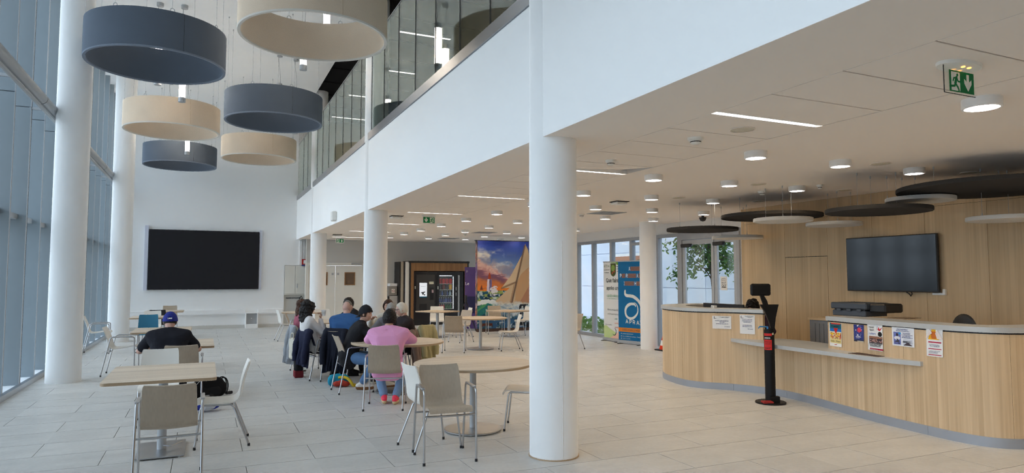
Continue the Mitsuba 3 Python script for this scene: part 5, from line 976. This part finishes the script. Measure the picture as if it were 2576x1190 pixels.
def bald_ring(color):
    def f(t, HV, tw): obj('hair', HV(hairmesh(.005, [((0, .135, -.03), (.1, .115, .15)), ((0, -.125, .0), (.12, .10, .12)), ((0, .02, -.145), (.22, .24, .2))], amp=.002)), color, t, 60, tw=tw)
    return f
def cap(color, back=False, hair_c=None, tag_=False, low=-.005):
    def f(t, HV, tw):
        if hair_c: obj('hair', HV(hairmesh(.007, [FACE_M, ((0, .02, -.17), (.2, .2, .14))], amp=.002, sc=70)), hair_c, t, 60, tw=tw)
        m_ = headshape(0); m_.vertices = m_.vertices + unit_rows(m_.vertices) * .019
        k = tomani(m_).trim_by_plane((0, -.38, 1), low + .004)
        sg = -1 if back else 1
        if not back or tag_:
            k = k - hull(((0, -.125, .002), (.034, .05, .02)))
        cp_ = obj('cap', HV(totri(k.refine_to_length(.012))), color, t, 40, tw=tw)
        a = np.linspace(-1.05, 1.05, 15); P = np.stack([np.stack([.083 * np.sin(a), sg * (.108 * np.cos(a) - .01), low + sg * .034 + .012 + 0 * a], -1), np.stack([.080 * np.sin(a), sg * (.108 * np.cos(a) + .062 * np.cos(a) ** .7), low + sg * .034 - .008 - .018 * np.cos(a)], -1)], 1)
        b = grid(P); b2 = b.copy(); b2.vertices = b2.vertices - [0, 0, .005]; obj('brim', HV(cat(b, b2)), color, cp_, 60, tw=tw)
        obj('button', HV(trimesh.creation.icosphere(subdivisions=1, radius=.008).apply_translation((0, 0, .136))), color, cp_, 60, tw=tw)
        if tag_: obj('white_patch', HV(bx(-.025, .03, -.124, -.112, -.012, .006)), flat((225, 225, 230)), cp_, False, tw=tw); obj('patch_print', HV(bx(-.022, -.01, -.1245, -.112, -.008, .003)), flat((40, 60, 140)), cp_, False, tw=tw)
    return f
BLK, DH = cloth('k', (22, 22, 26)), flat((24, 20, 19), .55)
NAVY, WHT, JEAN, JEAN2, DARK = cloth('n', (20, 22, 34)), cloth('w', (214, 210, 208)), cloth('j', (86, 118, 156)), cloth('j2', (122, 150, 182)), cloth('d', (30, 29, 33))
SHO_B, SOLE_B, SOLE_W = flat((26, 25, 27), .5), flat((60, 48, 40), .7), flat((198, 190, 174), .7)
person('man in a royal blue cap and dark T-shirt bent over a table, seen from behind', -.42, 9.90, .03, 1, cloth('t', (23, 24, 33)), DARK, (SHO_B, SOLE_W), 'pink', lean=30, s=1.0, hp=-24, wide=1.16, handL=(-.16, .46, .775), handR=(.16, .46, .775), hintL=(-1, .0, -.75), hintR=(1, .0, -.75), sleeve='short', hair=cap(flat((26, 40, 128), .7), hair_c=DH, tag_=True))
person('man with short black hair in a pink sweater, seen from behind at the group table', 2.255, 8.92, .30, .95, cloth('p', (228, 160, 200)), JEAN2, (flat((240, 66, 92), .6), flat((205, 180, 140), .7)), 'tan', lean=27, s=1.0, hy=-6, hp=-12, wide=1.2, hem=.06, handL=(-.10, .55, .79), handR=(.12, .52, .79), hintL=(-1, .05, -.1), hintR=(1, .05, -.1), footL=(-.05, .16, .07), footR=(.10, .10, .07), hair=short_hair(DH, .019, -.055, .009, 80, man=True))
person('man in black with a black backward cap, turned to the right at the table', 2.03, 10.22, .94, -.02, BLK, JEAN, (flat((225, 222, 215), .6), flat((120, 85, 55), .7)), 'fair', lean=24, s=1.0, hy=-44, hp=-4, wide=1.1, hem=.05, handL=(.02, .52, .79), handR=(.16, .50, .79), hintL=(-1, .0, -.5), hintR=(1, -.1, -.4), footL=(-.10, .52, .07), footR=(.20, .12, .12), face=flat((60, 40, 30), .7), hair=cap(flat((27, 29, 34), .8), True, flat((60, 42, 32), .7)), knee_spread=.1)
WC = person('woman in white with dark wavy shoulder-length hair and glasses, raising a cup', 1.75, 11.86, .98, .15, WHT, DARK, (SHO_B, SHO_B), 'tan', lean=-12, s=.98, hy=-4, hp=-2, handL=(-.10, .36, .60), handR=(.05, .06, 1.01), hintR=(.3, .7, -1), fdR=(-.3, .2, 1), palmR=(-.3, -1, 0), curlR=.7, footL=(-.12, .40, .07), footR=(.12, .62, .07), female=True, face=flat((40, 28, 24), .7), hair=long_hair(DH, .11, .03, 24, 4, big=.024))
person('person with brown hair and a pink top, hidden behind the woman in white', 1.71, 12.85, 1, .1, cloth('pk', (150, 80, 96)), DARK, (SHO_B, SHO_B), 'fair', lean=-4, s=.96, hy=0, hp=-4, female=True, hair=long_hair(flat((70, 44, 30), .6), .09, .02, 28, 9))
person('bald man in a blue denim shirt, seen from behind', 2.15, 11.45, .50, .86, cloth('bl', (52, 92, 142)), DARK, (SHO_B, SOLE_W), 'pink', lean=16, s=1.02, hy=2, hp=-8, wide=1.15, handL=(-.18, .45, .66), handR=(.2, .42, .62), hair=bald_ring(flat((120, 116, 112), .8)))
person('person in black with dark hair reaching left across the far round table', 3.02, 14.75, -.96, -.25, BLK, DARK, (SHO_B, SHO_B), 'fair', lean=22, s=.97, hy=10, hp=-4, handR=(.02, .52, .80), handL=(-.18, .42, .77), hintR=(1, 0, -.2), hintL=(-1, 0, -.3), female=True, hair=short_hair(DH, .028, -.07, .01, 30, 6))
person('woman with brown fringe resting her chin on a hand, facing the camera', 3.19, 12.5, -.42, -.92, cloth('cr', (205, 198, 184)), DARK, (SHO_B, SHO_B), 'fair', lean=16, s=.97, hy=-18, hp=2, handL=(-.02, .30, 1.02), handR=(.26, .48, .97), hintL=(-.8, .2, -1), hintR=(.8, .1, -1), fdL=(.3, -.15, 1), palmL=(.5, -1, 0), fdR=(-.5, .3, .5), palmR=(-.6, .4, -.3), curlL=.6, curlR=.5, female=True, face=flat((56, 36, 26), .7), hair=short_hair(flat((58, 36, 26), .55), .024, -.06, .01, 30, 8))
person('grey-haired person in grey behind the man in pink, facing the camera', 2.97, 11.55, -.25, -.97, cloth('gr', (118, 118, 124)), DARK, (SHO_B, SHO_B), 'pink', lean=20, s=.96, hy=8, hp=-10, handL=(-.14, .42, .79), handR=(.14, .42, .79), hintL=(-1, 0, -.3), hintR=(1, 0, -.3), female=True, hair=short_hair(flat((150, 146, 140), .7), .026, -.05, .01, 34, 11))
GM = person('white-haired man with glasses in a dark polo shirt, in profile to the left', 3.07, 11.02, -.96, -.14, cloth('db', (44, 36, 38)), DARK, (SHO_B, SOLE_W), 'pink', lean=8, s=.96, hy=-4, hp=-6, wide=1.1, handL=(-.12, .48, .79), handR=(.10, .50, .79), hintL=(-1, 0, -.4), hintR=(1, 0, -.4), sleeve='short', face=flat((200, 196, 188), .7), hair=short_hair(flat((214, 207, 194), .8), .011, -.045, .006, 85, 13, man=True))
person('receptionist with dark curly hair bent behind the left part of the desk', 8.26, 8.42, -.75, -.45, cloth('rc', (60, 40, 60)), DARK, (SHO_B, SHO_B), 'tan', lean=8, s=1.03, hy=-10, hp=-18, handL=(-.2, .42, .745), handR=(.2, .42, .745), hintL=(-1, 0, -.3), hintR=(1, 0, -.3), female=True, hair=long_hair(flat((20, 14, 13), .6), .08, .026, 30, 17))
def glasses(t, HV, tw, m):
    g = np.linspace(0, 2 * PI, 14)
    k = obj('glasses', HV(tube([(-.078, -.005, .01), (-.066, .07, .012), (-.052, .098, .012), (-.012, .108, .010), (.012, .108, .010), (.052, .098, .012), (.066, .07, .012), (.078, -.005, .01)], .0022, 6)), m, t, tw=tw)
    for sg in (-1, 1): obj('rim', HV(tube(np.c_[sg * .032 + .021 * np.cos(g), .102 - abs(0) - .006 * np.abs(np.cos(g)), .004 + .016 * np.sin(g)], .002, 5)), m, k, tw=tw)
glasses(*GM, 'm_black'); glasses(*WC, 'm_black')
# ================================================================ coats, bags, small things
def coat(x, y, fx, fy, w, zb, color, label, name='coat', seed=1, flare=1.15, zt=.845, inner=.25, cat_='coat', off=0.0, sleeve=True):
    t = thing(name, label, cat_); tw = T().translate([x, y, 0]).rotate([0, 0, 1], math.degrees(math.atan2(fy, fx)) - 90)
    zt -= .02
    pr = np.array([(-.215, zt - inner), (-.262, zt - .10), (-.302, zt + .006), (-.332, zt + .026), (-.362, zt + .004), (-.365, zt - .10), (-.345, .5 * (zt + zb)), (-.36, zb + .1), (-.37, zb)])
    d = np.r_[0, np.cumsum(np.hypot(*np.diff(pr, axis=0).T))]; s = np.linspace(0, d[-1], 60); P = np.c_[PchipInterpolator(d, pr[:, 0])(s), PchipInterpolator(d, pr[:, 1])(s)]
    u = np.linspace(-1, 1, 49); S, Ug = np.meshgrid(s / d[-1], u, indexing='ij'); out = ss(d[4] / d[-1], 1, S)
    hw = w / 2 * (1 - .10 * ss(.25, .0, np.abs(S - d[3] / d[-1]))) * (1 + (flare - 1) * out)
    fo = meshkit.fbm(np.stack([Ug * 2.6, S * .8, S * 0 + seed], -1), 3, seed) - .5; fo2 = np.sin(Ug * 9 + 3 * fo * 6 + seed)
    X = hw * Ug; Y = P[:, 0][:, None] + off - out * (.055 * fo2 * (.4 + .6 * np.abs(fo) * 3) + .08 * fo) - .05 * out * (1 - Ug ** 2); Z = P[:, 1][:, None] - .05 * out * ss(0, 1, np.abs(Ug)) * (fo * 2) - .03 * out * np.abs(Ug)
    V = np.stack([X, Y, Z], -1); a = grid(V); n = a.vertex_normals.reshape(V.shape); b = grid(V - n * .014 * (1 if n[30, 24, 1] < 0 else -1)); b.invert(); nn, mm = V.shape[:2]
    ring = np.r_[np.arange(mm), np.arange(1, nn) * mm + mm - 1, (nn - 1) * mm + np.arange(mm - 2, -1, -1), np.arange(nn - 2, 0, -1) * mm]; F = []
    for i, j in zip(ring, np.roll(ring, -1)): F += [(i, j, j + nn * mm), (i, j + nn * mm, i + nn * mm)]
    m_ = trimesh.Trimesh(np.vstack([a.vertices, b.vertices]), np.vstack([a.faces, b.faces + nn * mm, np.array(F)]), process=False); m_.fix_normals(); obj('cloth_body', m_, color, t, 50, tw=tw)
    if sleeve:
        for sg in (-1, 1):
            q = np.array([(sg * w * .44, -.30 + off, zt - .01), (sg * w * .52, -.36 + off, zt - .14), (sg * w * .54, -.40 + off, zt - .34), (sg * w * .50, -.41 + off, max(zb + .04, zt - .56))]); k = fold(trimesh.Trimesh(*(lambda M_: (M_.vertices, M_.faces))(tube(CubicSpline(np.arange(4), q)(np.linspace(0, 3, 26)), np.linspace(.062, .045, 26), 16))), .012, 18, seed + 3); obj('sleeve', k, color, t, 50, tw=tw)
    return t
coat(1.88, 11.85, .98, .15, .50, .25, cloth('nv', (30, 34, 58)), 'navy blue coat hanging over the chair of the woman in white', seed=2)
coat(1.80, 12.78, 1, .1, .28, .2, cloth('gc', (150, 154, 160)), 'grey cardigan hanging over the chair behind the woman in white', 'cardigan', 5, 1.0, cat_='cardigan')
coat(2.20, 11.42, .72, .68, .36, .2, cloth('dn', (20, 24, 38)), 'long dark navy coat hanging over the chair of the man in the blue shirt', seed=8, zt=.875)
coat(2.88, 11.05, -.92, .35, .50, .24, cloth('br', (122, 104, 96)), 'brown coat hanging over the chair of the white-haired man', seed=11)
coat(3.50, 12.04, -.6, .8, .34, .26, cloth('kh', (176, 168, 130)), 'khaki coat hanging over the chair at the right of the group', seed=14)
tb = thing('tote_bag', 'cream canvas tote bag hanging from the chair beside the navy coat', 'bag'); tw = T().translate([1.44, 12.28, .28]).rotate([0, 0, 1], -75).scale([.8, .9, .92])
obj('pouch', fold(trimesh.Trimesh(*(lambda M_: (M_.vertices, M_.faces))(smooth(tomani(rbx(-.17, .17, -.05, .05, 0, .40, .03)), .02, 8))), .014, 10, 4), cloth('tb', (206, 200, 186)), tb, 50, tw=tw); obj('strap', tube(bend([(-.08, -.04, .38), (-.06, -.03, .50), (.06, -.03, .50), (.08, -.04, .38)], .05), .010, 8), cloth('tb', (206, 200, 186)), tb, tw=tw)
bb = thing('handbag', 'black and dark red bag standing under the chair of the woman in white', 'bag'); tw = T().translate([1.50, 12.08, 0])
obj('pouch', fold(smooth(tomani(rbx(-.07, .07, -.10, .10, .10, .32, .03)), .015, 6), .01, 14, 3), BLK, bb, 50, tw=tw); obj('red_bottom', rbx(-.075, .075, -.10, .10, 0, .12, .015), cloth('rd', (112, 34, 40)), bb, tw=tw)
cu = thing('iced_coffee_cup', 'clear plastic cup with some coffee on the floor under the chair', 'cup'); obj('wall', lathe([(.034, .001), (.046, .13), (.045, .13), (.033, .004)], (1.66, 12.55, 0), 24), 'm_glass', cu); obj('coffee', cyl((1.66, 12.55, .004), (1.66, 12.55, .055), .034, 20, .037), flat((58, 36, 22), .2), cu)
cw = thing('paper_cup', 'white cup held up by the woman in white', 'cup')
wq = np.array(scene[WC[0] + '__body']['to_world'].matrix) @ np.array([.045, .115, 1.125, 1]); obj('wall', lathe([(0, -.05), (.030, -.05), (.041, .05), (.039, .05), (.029, -.045)], wq[:3], 24), 'm_white', cw); obj('sleeve_band', lathe([(.0335, -.02), (.0395, .025)], wq[:3], 24), 'm_plastic', cw)
cbg = thing('cloth_bag', 'turquoise, yellow and red cloth bag lying on the floor by the group', 'bag'); tw = T().translate([1.98, 10.86, 0]).rotate([0, 0, 1], -10)
def blob(w, d, h, seed, amp=.03): return fold(smooth(hull(((-w * .6, 0, h * .5), (w * .4, d * .5, h * .5)), ((w * .5, 0, h * .45), (w * .45, d * .5, h * .45)), ((0, 0, h * .6), (w * .5, d * .45, h * .4))), .018, 4), amp, 9, seed)
obj('turquoise_cloth', blob(.17, .22, .17, 5).apply_translation((-.02, .03, .01)), cloth('tq', (34, 142, 172)), cbg, 50, tw=tw); obj('red_cloth', blob(.13, .14, .09, 7).apply_translation((.03, -.13, .008)), cloth('rc2', (178, 62, 48)), cbg, 50, tw=tw); obj('yellow_strap', tube(CubicSpline(np.arange(5), [(-.02, -.05, .13), (.08, -.10, .14), (.15, -.16, .10), (.20, -.18, .03), (.23, -.10, .025)])(np.linspace(0, 4, 30)), .022, 8), cloth('yl', (212, 182, 52)), cbg, tw=tw)
bp = thing('backpack', 'black backpack on the floor to the right of the man in the blue cap', 'bag'); tw = T().translate([.10, 10.60, 0]).rotate([0, 0, 1], 12)
obj('pack', fold(smooth(hull(((-.16, 0, .12), (.09, .12, .115)), ((.14, 0, .12), (.09, .12, .115)), ((-.08, 0, .24), (.08, .09, .06)), ((.10, 0, .22), (.08, .09, .06))), .02, 4), .012, 9, 6), cloth('bk', (16, 16, 18)), bp, 50, tw=tw); obj('front_pocket', smooth(hull(((-.08, -.11, .09), (.06, .04, .07)), ((.08, -.11, .09), (.06, .04, .07))), .02, 3), cloth('bk2', (24, 24, 27)), bp, 50, tw=tw)
for a in (0, .09): obj('strap', tube(CubicSpline(np.arange(5), [(.15, -.05 + a, .26), (.21, -.06 + a, .25), (.235, -.06 + a, .17), (.23, -.05 + a, .08), (.20, -.05 + a, .04)])(np.linspace(0, 4, 30)), .008, 8), cloth('bk', (16, 16, 18)), bp, tw=tw)
obj('piping', tube(CubicSpline(np.arange(4), [(-.24, -.06, .06), (-.23, -.09, .14), (-.16, -.10, .24), (-.05, -.09, .285)])(np.linspace(0, 3, 20)), .004, 6), 'm_plastic', bp, tw=tw)
cr2 = thing('walking_stick', 'grey walking stick with black rubber ends lying by the black backpack', 'walking stick'); obj('shaft', cyl((.02, 10.40, .05), (.34, 10.62, .04), .009, 8), 'm_alu', cr2); obj('end', cyl((.32, 10.606, .042), (.40, 10.66, .04), .022, 12), 'm_rubber', cr2); obj('grip', cyl((.10, 10.45, .05), (.17, 10.50, .05), .022, 12), 'm_rubber', cr2)
pb = thing('plastic_bag', 'blue and white plastic bag on the floor under the white side chair', 'bag'); tw = T().translate([.07, 9.5, 0]).rotate([0, 0, 1], 20)
obj('blue_part', blob(.17, .15, .12, 12, .035).apply_translation((0, 0, .02)), cloth('pb', (36, 52, 150)), pb, 50, tw=tw); obj('white_part', blob(.09, .1, .10, 15, .02).apply_translation((.0, -.06, .025)), cloth('pw', (196, 200, 208)), pb, 50, tw=tw)
# ---------------------------------------------------------------- rail pipe along the glass front
rl = thing('rail_pipe', 'fat grey pipe running along the glass front above head height', 'pipe')
for a, b in ((-5.9, 5.6), (5.604, 12.3), (12.304, 19.2), (19.204, 24.6)): obj('pipe', cyl((-2.37, a, 4.47), (-2.37, b, 4.47), .085, 24), 'm_alu', rl); obj('joint_ring', cyl((-2.37, b - .006, 4.47), (-2.37, b + .006, 4.47), .0865, 24), 'm_darkgap', rl); obj('lower_bar', cyl((-2.37, a, 4.34), (-2.37, b, 4.34), .03, 12), 'm_alu', rl)
for q in range(16): obj('bracket', bx(-2.56, -2.36, 12.5 + 1.94 * (q - 9), 12.54 + 1.94 * (q - 9), 4.33, 4.37), 'm_alu', rl, False)
# ---------------------------------------------------------------- courtyard plants
scene['m_leaf'] = {'type': 'principledthin', 'base_color': {'type': 'rgb', 'value': [.09, .17, .055]}, 'roughness': .35, 'diff_trans': .7, 'spec_trans': 0.0}
scene['m_leaf2'] = {'type': 'principledthin', 'base_color': {'type': 'rgb', 'value': [.17, .27, .07]}, 'roughness': .4, 'diff_trans': .8, 'spec_trans': 0.0}
mat('bark', (.10, .075, .05), .9)
def leaves(C, L, rng):
    n = len(C); d = unit_rows(rng.normal(size=(n, 3)) * [1, 1, .5] + [0, 0, -.7]); sd = unit_rows(np.cross(d, rng.normal(size=(n, 3)))); nn_ = np.cross(d, sd); L = L * rng.uniform(.7, 1.25, n)[:, None]
    V = np.stack([C, C + d * L * .35 + sd * L * .22 + nn_ * L * .05, C + d * L * .75 + sd * L * .16, C + d * L, C + d * L * .75 - sd * L * .16, C + d * L * .35 - sd * L * .22 + nn_ * L * .05], 1).reshape(-1, 3)
    F = (np.arange(n) * 6)[:, None, None] + np.array([(0, 1, 2), (0, 2, 3), (0, 3, 4), (0, 4, 5)])[None]; return trimesh.Trimesh(V, F.reshape(-1, 3), process=False)
rg = np.random.default_rng(5); tr0 = thing('courtyard_tree', 'leafy green tree in the courtyard behind the glass doors', 'tree')
base = np.array([12.9, 14.7, -.06]); cen = []
obj('trunk', tube([base, base + [.05, 0, 1.3], base + [0, .1, 2.6], base + [.1, 0, 4.0]], [.07, .06, .05, .03], 10), 'm_bark', tr0)
for q in range(46):
    c_ = base + [rg.normal() * .45, rg.normal() * .95, rg.uniform(2.1, 4.4)]; st = base + [0.02, .05, min(c_[2] - base[2] - .2, rg.uniform(1.6, 3.4))]; e_ = c_ + [rg.normal() * .15, rg.normal() * .25, -rg.uniform(.1, .5)]
    p_ = CubicSpline([0, 1, 2], [st, .5 * (st + c_) + [0, 0, .1], e_])(np.linspace(0, 2, 8))
    if q < 24: obj('branch', tube(p_, np.linspace(.016, .005, 8), 5), 'm_bark', tr0)
    cen += [p_[k] + rg.normal(size=3) * .13 for k in range(3, 8) for _ in range(11)]
cen = np.array(cen); hf = rg.random(len(cen)) < .6
labels[obj('foliage', leaves(cen[hf], .15, rg), 'm_leaf', tr0, smooth=False)] = {'kind': 'stuff'}; labels[obj('young_foliage', leaves(cen[~hf], .14, rg), 'm_leaf2', tr0, smooth=False)] = {'kind': 'stuff'}
cs_ = np.c_[rg.uniform(11.0, 12.4, 900), rg.uniform(15.5, 23, 900), rg.uniform(-.05, .42, 900) ** 1.0]
tag(obj('courtyard_shrubs', leaves(cs_, .2, rg), 'm_leaf2', smooth=False), 'low green planting outside the foot of the courtyard windows', 'plants', kind='stuff')
